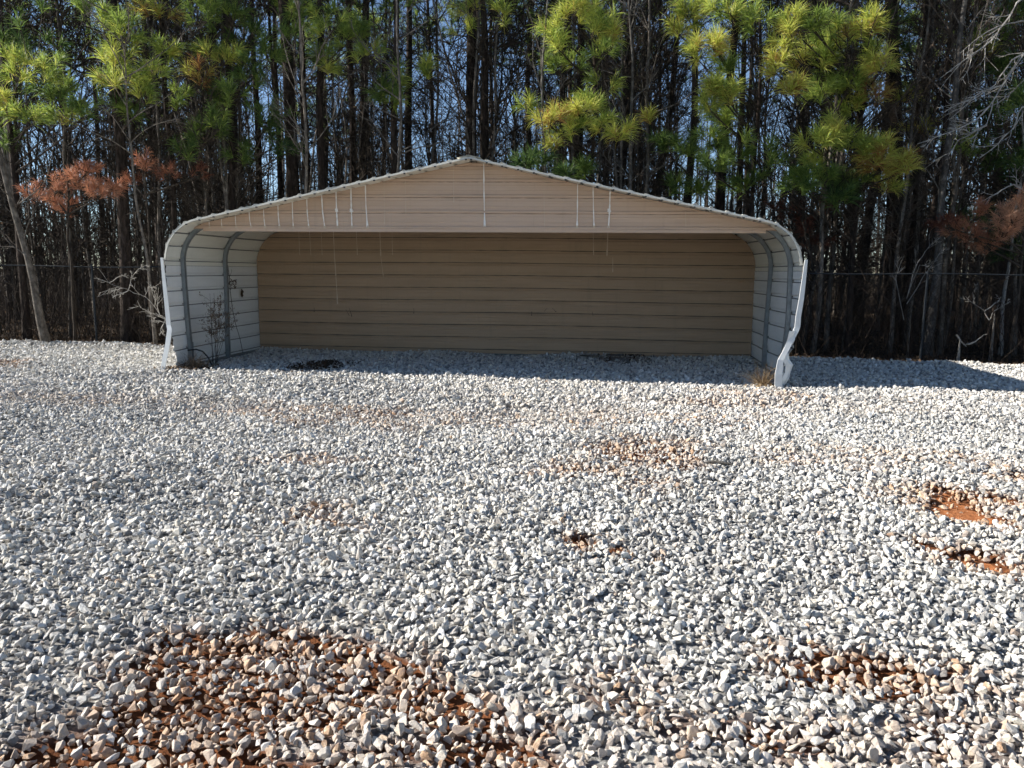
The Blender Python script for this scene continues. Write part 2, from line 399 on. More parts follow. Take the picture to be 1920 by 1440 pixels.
def shell(side, s0, s1, name, m, wfront=0.0, dents=0.0):
    ss = []
    k = 1
    s = s0
    br = set([s0, s1])
    kk = np.arange(PITCH*.5, STOT+.2, PITCH)
    for c in kk:
        for d in (-.030, -.016, .016, .030):
            if s0 < c+d < s1: br.add(c+d)
        for d in (-.076, .076):
            for e in (-.008, 0, .008):
                if s0 < c+d+e < s1: br.add(c+d+e)
    for c in np.arange(s0, s1, .05): br.add(c)
    br = sorted(br)
    out = [br[0]]
    for b_ in br[1:]:
        if b_-out[-1] > .004: out.append(b_)
    ws = np.concatenate([[0, .04, .1], np.linspace(.2, DEP, 24)])
    def off(s):
        q = (s-PITCH*.5) % PITCH; q = min(q, PITCH-q)
        if q <= .0165: return .019
        if q < .030: return .019*(1-(q-.016)/.014)
        q2 = abs(q-.076)
        return .003 if q2 < .004 else 0
    G = np.zeros((2, len(out), len(ws), 3))
    for i, s in enumerate(out):
        u, z, nu, nz = prof(s)
        for j, w in enumerate(ws):
            o = off(s)
            jit = 0
            if w < .12: jit = dents*(.012*math.sin(s*23+side)+.01*math.sin(s*61))*(1-w/.12)
            ww = w + (0 if j else .02*math.sin(s*5.0)*dents)
            bd = bend(side, w, z)
            for l, tk in ((0, 0), (1, .003)):
                uu = u+nu*(o+tk+jit)-bd; zz = z+nz*(o+tk+jit)
                G[l, i, j] = (uu*side, ww, zz)
    n, mm = len(out), len(ws)
    idx = np.arange(2*n*mm).reshape(2, n, mm)
    Qs = []
    for l in (0, 1):
        q = np.stack([idx[l, :-1, :-1], idx[l, 1:, :-1], idx[l, 1:, 1:], idx[l, :-1, 1:]], -1).reshape(-1, 4)
        Qs.append(q)
    for e in (0, -1):
        Qs.append(np.stack([idx[0, :-1, e], idx[0, 1:, e], idx[1, 1:, e], idx[1, :-1, e]], -1))
        Qs.append(np.stack([idx[0, e, :-1], idx[0, e, 1:], idx[1, e, 1:], idx[1, e, :-1]], -1))
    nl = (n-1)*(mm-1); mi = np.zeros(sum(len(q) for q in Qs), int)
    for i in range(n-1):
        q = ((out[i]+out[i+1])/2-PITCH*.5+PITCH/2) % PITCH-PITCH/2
        if -.030 < q < -.015 and (s0 < 1 or out[i] < ZL+RAD*1.0): mi[i*(mm-1):(i+1)*(mm-1)] = 1  # one flank of each rib painted dark as lap shadow
    return G.reshape(-1, 3), np.concatenate(Qs), mi
JOIN = 1.62
for side in (-1, 1):
    V, Q, mi = shell(side, 0.0, JOIN, 'side_wall', M_white, dents=.6)
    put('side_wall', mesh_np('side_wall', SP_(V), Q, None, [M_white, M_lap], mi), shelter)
g = Geo()
for side in (-1, 1):
    V, Q, mi = shell(side, JOIN+.003, STOT, 'roof', M_cream, dents=.35)
    V[:, 0] *= 1.0006; V[:, 2] += .002
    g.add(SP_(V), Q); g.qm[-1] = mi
# ridge cap
for sgn in (-1, 1):
    c0 = np.array([0, 0, RIDGE+.026]); c1 = np.array([sgn*.17, 0, RIDGE+.026-.17*SLOPE])
    P = [c0, c1, c1+[0, DEP+.01, 0], c0+[0, DEP+.01, 0]]; P = np.array(P); P[:2, 1] -= .012
    P = np.concatenate([P, P+[0, 0, .003]])
    g.add(SP_(P), [[0,1,2,3],[4,5,6,7],[0,1,5,4],[1,2,6,5],[2,3,7,6]])
put('roof', g.mesh('roof', [M_cream, M_lap]), shelter)

# light edging along the front edge of the roof
g = Geo()
for side in (-1, 1):
    V = []; ss = np.arange(ZL+.02, STOT+.01, .057); ss[-1] = STOT
    for s in ss:
        u, z, nu, nz = prof(s); q = (s-PITCH*.5) % PITCH; q = min(q, PITCH-q); tp = .020 if q < .03 else .006
        for a, w in ((tp, -.004), (-.020, -.008), (-.020, .02), (tp, .02)): V.append((side*(u+nu*a), w, z+nz*a))
    n = len(ss); g.add(SP_(V), [[i*4+k, i*4+(k+1) % 4, i*4+4+(k+1) % 4, i*4+4+k] for i in range(n-1) for k in range(4)]+[[0, 1, 2, 3]])
    for s in np.arange(PITCH*.5, STOT, PITCH):
        if s < ZL+.3: continue
        u, z, nu, nz = prof(s); g.box(SP_([(side*(u-nu*.026), -.004, z-nz*.026)])[0], (.014, .009, .009), m=1)  # dark boxes stand in for the shade inside the open rib ends
put('edging', g.mesh('edging', [M_edge, M_darkmark]), shelter)

def halfw(z):
    """inner half width of the shell at height z"""
    lo, hi = 0.0, STOT
    for _ in range(40):
        mid = (lo+hi)/2
        if prof(mid)[1] < z: lo = mid
        else: hi = mid
    return max(prof(lo)[0]-.004, .001)
def panel_wall(w0, z0, z1, phase, outward, nu_=40, warp=.0):
    zs = set([z0, z1-.004])
    pr = {}
    for c in np.arange(phase, z1, PITCH):
        for d, o in ((-.026, 0), (-.013, 1), (.013, 1), (.026, 0)):
            if z0 < c+d < z1-.01: zs.add(c+d); pr[c+d] = o*.019
        for m_ in (-.076, .076):
            for d, o in ((-.012, 0), (-.004, 1), (.004, 1), (.012, 0)):
                if z0 < c+m_+d < z1-.01: zs.add(c+m_+d); pr[c+m_+d] = o*.0035
    for z in np.arange(z0+.02, z1, .05): zs.add(z)
    for z in list(zs):
        if z not in pr:
            q = (z-phase) % PITCH; q = min(q, PITCH-q)
            pr[z] = .019 if q < .013 else (.019*(1-(q-.013)/.013) if q < .026 else (.0035 if abs(q-.076) < .004 else 0))
    zs = sorted(zs)
    G = np.zeros((2, len(zs), nu_+1, 3))
    for i, z in enumerate(zs):
        h = halfw(max(z, .001))
        for j in range(nu_+1):
            u = -h+2*h*j/nu_
            ww = w0 + outward*pr[z] + warp*(.010*math.sin(u*1.3+z*2)+.006*math.sin(u*3.7+z*5.1))
            zz = z + .008*math.sin(u*.8+z)*(1 if z0+.1 < z < z1-.2 else 0)
            G[0, i, j] = (u, ww, zz); G[1, i, j] = (u, ww+.003, zz)
    n, m_ = len(zs), nu_+1
    idx = np.arange(2*n*m_).reshape(2, n, m_)
    Qs = [np.stack([idx[l, :-1, :-1], idx[l, 1:, :-1], idx[l, 1:, 1:], idx[l, :-1, 1:]], -1).reshape(-1, 4) for l in (0, 1)]
    for e in (0, -1):
        Qs.append(np.stack([idx[0, e, :-1], idx[0, e, 1:], idx[1, e, 1:], idx[1, e, :-1]], -1))
        Qs.append(np.stack([idx[0, :-1, e], idx[0, 1:, e], idx[1, 1:, e], idx[1, :-1, e]], -1))
    return G.reshape(-1, 3), np.concatenate(Qs)
def laps(g, w0, z0, z1, phase, dw, dz, hh, m):  # dark strips that paint the seam shadow along each lap
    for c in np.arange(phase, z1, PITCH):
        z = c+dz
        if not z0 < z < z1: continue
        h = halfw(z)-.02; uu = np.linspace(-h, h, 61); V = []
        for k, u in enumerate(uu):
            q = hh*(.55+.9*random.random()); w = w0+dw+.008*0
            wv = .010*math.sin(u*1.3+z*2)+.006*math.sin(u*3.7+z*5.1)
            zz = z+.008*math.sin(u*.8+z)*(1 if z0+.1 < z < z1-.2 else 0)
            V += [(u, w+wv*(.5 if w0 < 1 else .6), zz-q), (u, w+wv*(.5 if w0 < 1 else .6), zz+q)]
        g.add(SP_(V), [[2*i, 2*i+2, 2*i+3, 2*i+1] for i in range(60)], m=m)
GW, GB = .42, 2.19           # gable plane and its lower edge
def px_on(w, px, py):
    """shelter (u, z) of the photograph position on the plane w"""
    d = RIGHT*((px-960)/CF) + UP*((720-py)/CF) + cFv
    o = np.array([0, 0, CH]); nrm = np.array([sy, cy, 0]); p0 = L(0, w)
    tt = np.dot(p0-o, nrm)/np.dot(d, nrm); p = o+d*tt
    return toL(p[0], p[1])[0], p[2]
def streak(g, w, pts, wid, m):
    pts = [px_on(w, *p) for p in pts]
    fine = []
    for (a, b_) in zip(pts[:-1], pts[1:]):
        for q in np.linspace(0, 1, 7)[:-1]: fine.append((a[0]+(b_[0]-a[0])*q, a[1]+(b_[1]-a[1])*q))
    fine.append(pts[-1])
    V = []; 
    for i, (u, z) in enumerate(fine):
        hw = wid*(.35+.5*random.random())*(1.0 if i < len(fine)-2 else 1.6)
        V += [(u-hw, w, z), (u+hw, w, z)]
    Q = [[2*i, 2*i+1, 2*i+3, 2*i+2] for i in range(len(fine)-1)]
    g.add(SP_(V), Q, m=m)
g = Geo()
V, Q = panel_wall(GW, GB, RIDGE-.012, GB+.03, -1, 60, .5)
g.add(SP_(V), Q)
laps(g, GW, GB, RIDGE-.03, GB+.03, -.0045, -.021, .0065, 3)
g.box(SP_([(0, GW-.012, GB-.012)])[0], (HW-.42, .006, .024), rot=[[cy, sy, 0], [-sy, cy, 0], [0, 0, 1]])
g.box(SP_([(2.9, GW-.020, GB-.016)])[0], (1.3, .0015, .020), rot=[[cy, sy, 0], [-sy, cy, 0], [0, 0, 1]])
def roof_y(x): return 292+(880-x)*.2345 if x < 880 else 292+(x-880)*.217
for x, x2, y2, wd in ((392,393,428,.008),(415,416,428,.008),(441,443,428,.009),(467,471,428,.011),(494,497,428,.011),(521,524,428,.012),(548,550,428,.010),(575,579,428,.012),(603,609,428,.013),
                  (630,633,428,.017),(658,660,428,.015),(685,689,428,.013),(907,909,428,.013),(1083,1082,428,.012),(1112,1114,428,.012),(1144,1141,428,.015)):
    yt = roof_y(x)+8
    streak(g, GW-.0215, [(x, yt), (x+(x2-x)*.3, (yt+y2)/2), (x2, y2-1)], wd, 1)
    if wd > .0145: streak(g, GW-.0225, [(x2-(x2-x)*.5-1, 391), (x2-(x2-x)*.5, 397)], .03, 1)
    u_a, z_a = px_on(GW, x2, 427)
    streak(g, GW-.0232, [(x2, 423), (x2, 428)], .024, 2)
for x, a, b_ in ((720, 330, 420), (760, 340, 400), (850, 310, 380), (1020, 350, 425), (1285, 395, 425)):
    streak(g, GW-.021, [(x, a), (x+1, b_)], .004, 2)
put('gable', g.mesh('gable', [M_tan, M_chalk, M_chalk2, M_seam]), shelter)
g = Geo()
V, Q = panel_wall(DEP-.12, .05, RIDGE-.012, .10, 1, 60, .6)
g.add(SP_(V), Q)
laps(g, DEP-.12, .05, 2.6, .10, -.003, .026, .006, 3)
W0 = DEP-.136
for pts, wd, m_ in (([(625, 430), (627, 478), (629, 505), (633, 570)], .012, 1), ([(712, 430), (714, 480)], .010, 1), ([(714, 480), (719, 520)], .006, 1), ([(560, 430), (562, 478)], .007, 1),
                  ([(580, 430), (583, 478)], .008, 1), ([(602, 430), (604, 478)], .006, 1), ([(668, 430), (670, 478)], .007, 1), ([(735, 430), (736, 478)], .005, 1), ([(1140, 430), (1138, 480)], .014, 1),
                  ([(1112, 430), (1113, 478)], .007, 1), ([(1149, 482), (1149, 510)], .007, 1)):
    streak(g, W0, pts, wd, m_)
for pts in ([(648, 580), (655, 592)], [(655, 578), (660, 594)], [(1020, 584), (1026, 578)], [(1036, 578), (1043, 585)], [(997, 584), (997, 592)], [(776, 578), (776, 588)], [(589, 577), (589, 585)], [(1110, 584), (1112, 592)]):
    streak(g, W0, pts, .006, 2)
put('back_wall', g.mesh('back_wall', [M_tanback, M_chalk3, M_darkmark, M_seam]), shelter)

def hoop(w, trim=True, half=.030):
    """square steel tube following the inside of the shell"""
    ss = list(np.linspace(0.0, ZL, 12))+list(np.linspace(ZL, ZL+RAD*(math.pi/2-ANG), 12))[1:]+list(np.linspace(ZL+RAD*(math.pi/2-ANG), STOT, 10))[1:]
    line = []
    for side in (1, -1):
        pts = [(side*(prof(s)[0]-prof(s)[2]*(half+.006)-bend(side, w, prof(s)[1])), prof(s)[1]-prof(s)[3]*(half+.006), side*prof(s)[2], prof(s)[3]) for s in ss]
        line = line+pts if side == 1 else line + pts[::-1][1:]
    V = []
    for u, z, nu, nz in line:
        for a, b_ in ((-1, -1), (1, -1), (1, 1), (-1, 1)):
            V.append((u+nu*a*half, w+b_*half, z+nz*a*half))
    n = len(line); Q = []
    for i in range(n-1):
        for k in range(4): Q.append([i*4+k, i*4+(k+1) % 4, (i+1)*4+(k+1) % 4, (i+1)*4+k])
    Q += [[0, 1, 2, 3], [n*4-4, n*4-3, n*4-2, n*4-1]]
    return V, Q
for w in (.48, 1.82, DEP-.036):
    g = Geo(); V, Q = hoop(w); g.add(SP_(V), Q)
    # lower sleeve on each leg
    for side in (-1, 1):
        for z0, z1 in ((.0, .42),):
            u = side*(HW-.036-bend(side, w, .2))
            g.box(SP_([(u, w, (z0+z1)/2)])[0], (.034, .034, (z1-z0)/2), rot=[[cy, sy, 0], [-sy, cy, 0], [0, 0, 1]])
    if w < 3:
        for side in (-1, 1):
            for q in np.arange(PITCH*.5, STOT, PITCH):
                u, z, nu, nz = prof(q); u2 = side*(u-bend(side, w, z))
                g.box(SP_([(u2+side*nu*.002, w-.036, z+nz*.002)])[0], (.007, .003, .007), m=1)  # small dark boxes added as the shadow at each rib end
    put('frame_hoop', g.mesh('frame_hoop', [M_galv, M_darkmark]), shelter)
for side in (-1, 1):
    g = Geo()
    P = [(side*(HW-.036-bend(side, w, .03)), w, .03) for w in np.linspace(.05, DEP-.06, 12)]
    g.tubes(SP_(P), .034, 4)
    put('base_rail', g.mesh('base_rail', [M_galv]), shelter)
g = Geo(); g.tubes(SP_([(-HW+.1, DEP-.07, .03), (HW-.1, DEP-.07, .03)]), .03, 4); put('base_rail', g.mesh('base_rail', [M_galv]), shelter)

def trim(side, pts, wid):
    """L-shaped corner trim bent along pts = (u offset, w, z)"""
    g = Geo(); V = []
    for i, (du, w, z) in enumerate(pts):
        f = wid[i]
        uo = HW+.030+du
        tw = .0
        for a, b_ in ((uo, w+.075), (uo, w), (uo-f, w-.004), (uo-f, w+.012), (uo-f+.01, w+.016), (uo-.012, w+.012), (uo-.012, w+.075)):
            V.append((side*a, b_, z))
    m_ = 7; Q = []
    for i in range(len(pts)-1):
        for k in range(m_): Q.append([i*m_+k, i*m_+(k+1) % m_, (i+1)*m_+(k+1) % m_, (i+1)*m_+k])
    g.add(SP_(V), Q)
    put('corner_trim', g.mesh('corner_trim', [M_trim]), shelter)
trim(-1, [(.015, -.04, 1.74), (.01, -.03, 1.35), (-.005, -.03, 1.0), (-.015, -.03, .72), (-.03, -.04, .66), (.0, -.06, .45), (.05, -.09, .2), (.09, -.12, -.03)], [.04,.06,.07,.075,.08,.08,.075,.07])
trim(1, [(.04, -.04, 1.78), (.035, -.03, 1.5), (.025, -.03, 1.25), (.0, -.03, 1.0), (.0, -.03, .86), (-.02, -.04, .80), (-.14, -.10, .56), (-.23, -.15, .40), (-.235, -.17, .2), (-.235, -.17, .05), (-.20, -.17, -.02)], [.04,.055,.065,.07,.075,.08,.075,.075,.10,.095,.07])
# crumpled lower strip of sheet behind the right trim
g = Geo(); V = []
pts = [(-.02,.80),(-.05,.66),(-.12,.52),(-.10,.40),(-.05,.32),(-.06,.22),(-.09,.12),(-.16,.02)]
for i, (du, z) in enumerate(pts):
    for du2, w in ((-.10, -.10), (-.03, -.07), (.012, -.01), (-.02, .10)):
        V.append((HW+du+du2+.012*math.sin(i*2.1+w*20), w+.02*math.sin(i*1.7), z))
Q = [[i*4+k, i*4+k+1, (i+1)*4+k+1, (i+1)*4+k] for i in range(len(pts)-1) for k in range(3)]
V = np.array(V); V2 = V-[.003, 0, 0]
g.add(SP_(np.concatenate([V, V2])), Q+[[a+len(V) for a in q] for q in Q]); put('buckled_panel', g.mesh('buckled_panel', [M_trim]), shelter)

# ------------------------------------------------------------------ generic vegetation pieces
def wander(p0, d, length, n, curve=.15, up=0.0):
    """(B,n,3) polylines from p0 along d"""
    p0 = np.atleast_2d(p0); d = norm(np.atleast_2d(d)); B = len(p0)
    length = np.broadcast_to(np.asarray(length, float), (B,))
    P = np.zeros((B, n, 3)); P[:, 0] = p0; dd = d.copy()
    for i in range(1, n):
        dd = norm(dd + rng.normal(0, curve, (B, 3)) + np.array([0, 0, up]))
        P[:, i] = P[:, i-1]+dd*(length/(n-1))[:, None]
    return P
def side_twigs(P, per, lf, ang, n=4, curve=.18, up=.05, tmin=.15):
    """children of polylines P: returns (C,n,3)"""
    B, m_, _ = P.shape
    tt = rng.uniform(tmin, 1, (B, per)); f = tt*(m_-1); i = np.minimum(f.astype(int), m_-2); fr = (f-i)[..., None]
    bi = np.arange(B)[:, None]
    p = P[bi, i]*(1-fr)+P[bi, i+1]*fr; T = norm(P[bi, i+1]-P[bi, i])
    r_ = rng.normal(size=T.shape); perp = norm(r_-T*np.sum(r_*T, -1, keepdims=True))
    d = T*math.cos(ang)+perp*math.sin(ang)
    ln = np.linalg.norm(P[:, -1]-P[:, 0], axis=1)[:, None]*lf*rng.uniform(.5, 1.2, (B, per))*(1.15-.6*tt)
    return wander(p.reshape(-1, 3), d.reshape(-1, 3), ln.ravel(), n, curve, up)
def lin(a, b_, n): return np.linspace(a, b_, n)

def needles(g, pos, axis_, N=70, ln=.24, wd=.007, hue=.4, spread=.16, hj=.1):
    """bottle-brush tufts of needles at twig tips"""
    T = len(pos); axis_ = norm(axis_)
    ax = np.repeat(axis_, N, 0); p = np.repeat(pos, N, 0)
    r_ = rng.normal(size=ax.shape); perp = norm(r_-ax*np.sum(r_*ax, -1, keepdims=True))
    a = rng.uniform(.25, 1.25, (T*N, 1))
    along = rng.uniform(-spread, .03, (T*N, 1))
    d = norm(ax*np.cos(a)+perp*np.sin(a)+np.array([0, 0, -.06]))
    b0 = p+ax*along
    l_ = ln*rng.uniform(.7, 1.1, (T*N, 1))*(1 if np.isscalar(hue) else 1)
    w_ = norm(np.cross(d, rng.normal(size=d.shape)))*wd*.5
    mid = b0+d*l_*.55; tip = b0+norm(d+np.array([0, 0, -.18]))*l_
    V = np.stack([b0-w_, b0+w_, mid+w_*.9, mid-w_*.9, tip], 1)
    k = np.arange(T*N)[:, None]*5
    h = np.repeat(np.broadcast_to(hue, (T,))+rng.normal(0, hj*.6, T), N)+rng.normal(0, hj*.7, T*N)+np.clip(-along[:, 0]*1.6-.12, 0, .2)
    g.add(V.reshape(-1, 3), Q=k+np.array([0, 1, 2, 3]), T=k+np.array([3, 2, 4]), a=np.repeat(np.clip(h, 0, 1), 5))

def cluster(gf, gb, root, c, rad, n, hue, ln=.24, N=70, wd=.007):
    """a bough ending in a spray of tufts"""
    c = np.asarray(c, float); root = np.asarray(root, float)
    m_ = root*.5+c*.5+np.array([0, 0, -.08*np.linalg.norm(c-root)])
    t_ = np.linspace(0, 1, 7)[:, None]
    base = c+np.array([0, 0, -rad[2]*.7])
    B = (1-t_)**2*root+2*t_*(1-t_)*m_+t_**2*base
    gb.tubes(B, lin(.022, .009, 7), 5)
    off = norm(rng.normal(size=(n, 3)))*rng.uniform(.35, 1, (n, 1))*np.asarray(rad)
    p = c+off
    q = np.linspace(0, 1, 5)[None, :, None]
    st = B[rng.integers(4, 7, n)]
    dirn = norm(off*np.array([1, 1, .6])+np.array([0, 0, .9])*np.linalg.norm(rad)*.45)
    mid = st*.45+p*.55-dirn*.12
    Pt = (1-q)**2*st[:, None]+2*q*(1-q)*mid[:, None]+q**2*p[:, None]
    gb.tubes(Pt, lin(.008, .005, 5), 4)
    needles(gf, p, norm(Pt[:, -1]-Pt[:, -2])+dirn*.6, N, ln, wd, hue)

def trunk_line(base, top, n=16, wob=.05):
    t_ = np.linspace(0, 1, n)[:, None]
    P = base*(1-t_)+top*t_
    ph = rng.uniform(0, 6, 4)
    P = P+wob*np.concatenate([np.sin(t_*9+ph[0])+.5*np.sin(t_*21+ph[1]), np.sin(t_*8+ph[2])+.5*np.sin(t_*19+ph[3]), t_*0], 1)*np.sqrt(t_)
    return P
def trunk_r(r0, n, top=.25):
    t_ = np.linspace(0, 1, n)
    return r0*(1-(1-top)*t_)+r0*.35*np.exp(-t_*n*.9)
def dead_stubs(g, P, n, h0, h1, ln):
    """thin dead branches on a trunk line P"""
    z = rng.uniform(h0, h1, n)
    x = np.interp(z, P[:, 2], P[:, 0]); y = np.interp(z, P[:, 2], P[:, 1])
    a = rng.uniform(0, 6.28, n)
    d = np.stack([np.cos(a), np.sin(a), rng.uniform(-.1, .6, n)], 1)
    B = wander(np.stack([x, y, z], 1), d, rng.uniform(.3, 1, n)*ln, 6, .14, .02)
    g.tubes(B, lin(.011, .003, 6), 4)
    S = side_twigs(B, 3, .5, .8, 4, .2)
    g.tubes(S, lin(.005, .002, 4), 3)

def gz(x, y): return float(height(x, y))

# ------------------------------------------------------------------ edge pines that carry the green boughs in view
def hero_pine(px, D, wpx, clusters, label, lean=0.0, top=11.0, upper=26, hue_up=.3, stubs=20, barkm=None, name='pine_tree', group=None):
    b0 = at(px, 640, D); x, y = b0[0], b0[1]; z0 = gz(x, y)-.1
    root = empty(name, (x, y, z0), label, 'tree', group)
    O = np.array([x, y, z0])
    topp = np.array([lean*top, 0, top])
    P = trunk_line(np.zeros(3), topp, 20, .06)
    r0 = wpx/CF*D/2
    g = Geo(); g.tubes(P, trunk_r(r0, 20, .3), 9); put('trunk', g.mesh('trunk', [barkm or M_pinebark], True), root)
    gf, gb = Geo(), Geo()
    dead_stubs(gb, P, stubs, 1.2, 6.0, 1.3)
    for c in clusters:
        cx, cyy, rx, ry, n, hue = c[:6]; dD = (c[6] if len(c) > 6 else rng.uniform(-.5, .4))-.7
        C_ = at(cx, cyy, D+dD)-O
        zr = max(.8, C_[2]-.45*abs(C_[0]-np.interp(C_[2], P[:, 2], P[:, 0]))-.2)
        rt = np.array([np.interp(zr, P[:, 2], P[:, 0]), np.interp(zr, P[:, 2], P[:, 1]), zr])
        k = D/CF
        cluster(gf, gb, rt, C_, (rx*k, min(rx, ry)*k, ry*k*.8), n, hue, rng.uniform(.26, .34), 52, .010)
    ztop = at(px, -60, D)[2]-z0
    for _ in range(int(upper*.5)):
        z = rng.uniform(ztop, top*.97); a = rng.uniform(.2, 2.9); r_ = (1.9-1.2*(z-ztop)/(top-ztop+.1))*rng.uniform(.4, 1)
        rt = np.array([np.interp(z-.4, P[:, 2], P[:, 0]), np.interp(z-.4, P[:, 2], P[:, 1]), z-.4])
        cluster(gf, gb, rt, rt+[r_*math.cos(a), r_*math.sin(a), .5], (.5, .5, .4), 7, hue_up, .24, 40, .010)
    if gb.V: put('branches', gb.mesh('branches', [M_twig]), root)
    if gf.V: put('foliage', gf.mesh('foliage', [M_needle], attr='hue'), root)
    return root
H = hero_pine
H(52, 16.6, 14, [(32,125,30,42,9,.50,-.4),(85,128,38,36,9,.47,-.3),(110,165,60,30,10,.30),(10,182,24,26,6,.62,-.4),(55,212,55,22,10,.45),(115,208,40,20,7,.50),(70,60,60,60,8,.15),(160,200,40,30,7,.3)],
  'dark pine at far left with two bright upright needle plumes', upper=20)
H(243, 16.9, 25, [(212,138,36,38,11,.55,-.6),(190,30,26,26,6,.45,-.3),(235,55,34,40,9,.42,-.5),(232,95,34,26,7,.45,-.4),(150,20,26,44,7,.36),(268,172,38,36,9,.45),(245,205,50,24,9,.3),(290,130,30,26,6,.5),(180,150,40,30,6,.2)],
  'thick rough-barked pine left of the shelter with a bright fan of needles', upper=24, lean=.01)
H(338, 17.4, 12, [(315,88,32,24,8,.55,-.4),(388,18,44,34,10,.36),(300,20,50,26,8,.72),(420,105,40,24,8,.62),(330,175,30,26,6,.35),(380,140,30,24,6,.75),(440,170,30,30,6,.3),(385,95,30,20,6,.5),(375,245,46,34,13,.25),(410,225,30,30,7,.3),(350,275,40,26,7,.22),(420,40,30,30,6,.25)],
  'slim pine with a round dark green bough hanging above the left roof slope', upper=20)
H(447, 17.6, 17, [(470,65,36,40,8,.18),(480,130,44,40,10,.2),(500,215,44,50,12,.16),(520,270,44,40,10,.12),(455,285,30,26,6,.2),(430,20,40,30,7,.25),(560,15,40,24,7,.3),(505,100,34,30,7,.3),(420,180,30,24,6,.25),(540,60,26,30,5,.25)],
  'dark pine with drooping blackish green boughs over the left roof slope', upper=22)
H(612, 17.8, 19, [(618,42,42,36,12,.38,-.3),(650,62,34,30,8,.36),(608,95,30,26,7,.35),(690,98,30,26,7,.42),(678,55,26,22,5,.3),(615,120,20,20,4,.5)],
  'stout pine with one broad green bough high left of the roof peak', upper=20)
H(745, 18.0, 17, [(745,135,24,34,8,.40,-.3),(735,180,26,22,6,.35),(800,122,18,18,6,.46,-.3),(715,170,22,22,5,.22)],
  'tall pine left of the roof peak with small needle tufts on its trunk', upper=22, hue_up=.35)
H(905, 18.5, 21, [(880,12,34,22,5,.62),(870,50,30,24,4,.6),(945,25,24,24,4,.55)], 'big dark pine trunk standing just right behind the roof peak', upper=24)
H(1100, 16.3, 9, [(1075,14,42,30,11,.56,-.4),(1040,40,30,34,8,.53,-.3),(1120,30,34,30,8,.50),(1110,60,30,26,7,.50,-.3),(1045,75,30,22,8,.52,-.4),(1152,55,18,24,7,.60,-.3),(1130,85,30,24,6,.42),(1080,110,40,22,6,.40),
   (1035,115,24,18,4,.4),(1032,218,26,26,9,.66,-.5),(1085,200,34,22,10,.60,-.4),(1115,188,28,18,6,.50),(1070,235,50,24,12,.52),(1125,225,36,22,8,.50),(1163,243,22,20,7,.64,-.2),(1035,262,20,18,4,.66),(990,195,22,12,4,.45),(1140,150,30,24,4,.42)],
  'young pine right of the roof peak with yellow-green boughs in two tiers', upper=16, hue_up=.45)
H(1005, 15.9, 6, [(985,300,20,9,5,.10),(1018,298,22,10,6,.08)], 'low dark green pine sapling peeping over the roof right of the peak', top=4.2, upper=0, stubs=4)
H(1092, 15.8, 6, [(1065,322,22,8,5,.12),(1095,318,20,14,7,.28)], 'small green pine sapling poking above the right roof slope', top=4.2, upper=0, stubs=4)
H(1280, 17.0, 18, [(1290,15,40,26,9,.55),(1270,45,30,26,7,.6),(1320,10,30,24,7,.60),(1240,262,40,14,8,.18),(1215,215,16,12,4,.66),(1290,270,30,30,7,.3),(1300,345,36,20,8,.3),(1260,345,26,18,5,.35)],
  'dark straight pine trunk halfway along the right roof slope', upper=20, hue_up=.45)
H(1395, 16.2, 9, [(1306,92,15,26,7,.62,-.4),(1338,78,20,20,8,.62,-.5),(1362,118,28,26,9,.36,-.2),(1342,155,28,22,9,.60,-.5),(1368,172,28,26,10,.60,-.5),(1330,190,26,20,7,.50),(1355,215,44,26,11,.40),(1335,255,40,28,10,.32),(1380,275,34,28,9,.34),
   (1330,300,44,26,9,.30),(1400,335,46,26,10,.28),(1370,10,40,24,8,.50),(1415,35,30,30,7,.45),(1440,290,36,30,7,.25)],
  'bushy pine over the right roof slope with upright lime needle plumes', upper=16, hue_up=.4)
H(1588, 16.0, 11, [(1480,30,34,28,8,.60,-.3),(1470,70,28,24,7,.62,-.4),(1520,30,30,24,7,.40),(1455,120,26,24,7,.66,-.4),(1490,115,26,20,6,.60),(1480,160,36,18,8,.68,-.4),(1540,80,34,30,10,.50),(1560,50,34,28,8,.38),(1540,110,32,24,8,.48),
   (1580,150,40,26,10,.38),(1540,165,34,24,8,.42),(1628,42,24,24,9,.64,-.5),(1598,58,18,16,6,.62,-.4),(1605,150,26,24,7,.42),(1655,115,34,26,11,.64,-.5),(1640,90,20,20,5,.5),(1640,175,40,26,7,.80),(1600,195,40,24,7,.45),
   (1572,232,20,20,7,.62,-.5),(1536,262,34,24,11,.58,-.5),(1590,265,36,20,9,.45,-.3),(1620,270,34,18,7,.44),(1640,290,26,22,8,.70,-.5),(1660,278,26,26,9,.70,-.5),(1702,304,22,24,9,.72,-.5),(1652,310,30,20,7,.70),
   (1525,300,34,22,8,.55),(1508,330,30,24,8,.36),(1545,330,38,26,9,.33,-.3),(1600,335,46,26,10,.18),(1570,370,46,20,9,.15),(1500,355,30,20,6,.3),(1660,345,34,20,6,.65)],
  'bushy pine beside the right roof end with bright yellow-tipped boughs', upper=14, hue_up=.4)
H(1690, 17.5, 10, [(1700,172,34,20,6,.68),(1665,40,30,40,6,.25),(1720,230,40,24,6,.66),(1690,85,24,26,4,.2)], 'thin pine between the yellow-tipped pine and the mottled grey trunk', upper=14)
H(1880, 16.8, 14, [(1855,60,40,34,9,.3),(1880,120,50,40,12,.18),(1850,190,50,40,12,.2),(1900,230,44,44,12,.14),(1860,290,50,40,12,.14),(1830,75,16,14,4,.5),(1853,93,16,14,5,.6),(1910,330,40,40,10,.12),(1800,270,30,24,6,.45),(1900,20,40,30,8,.2),(1880,440,50,34,12,.08),(1820,400,40,30,8,.12)],
  'dense dark green pine filling the right edge behind the bare boughs', upper=22, hue_up=.2)
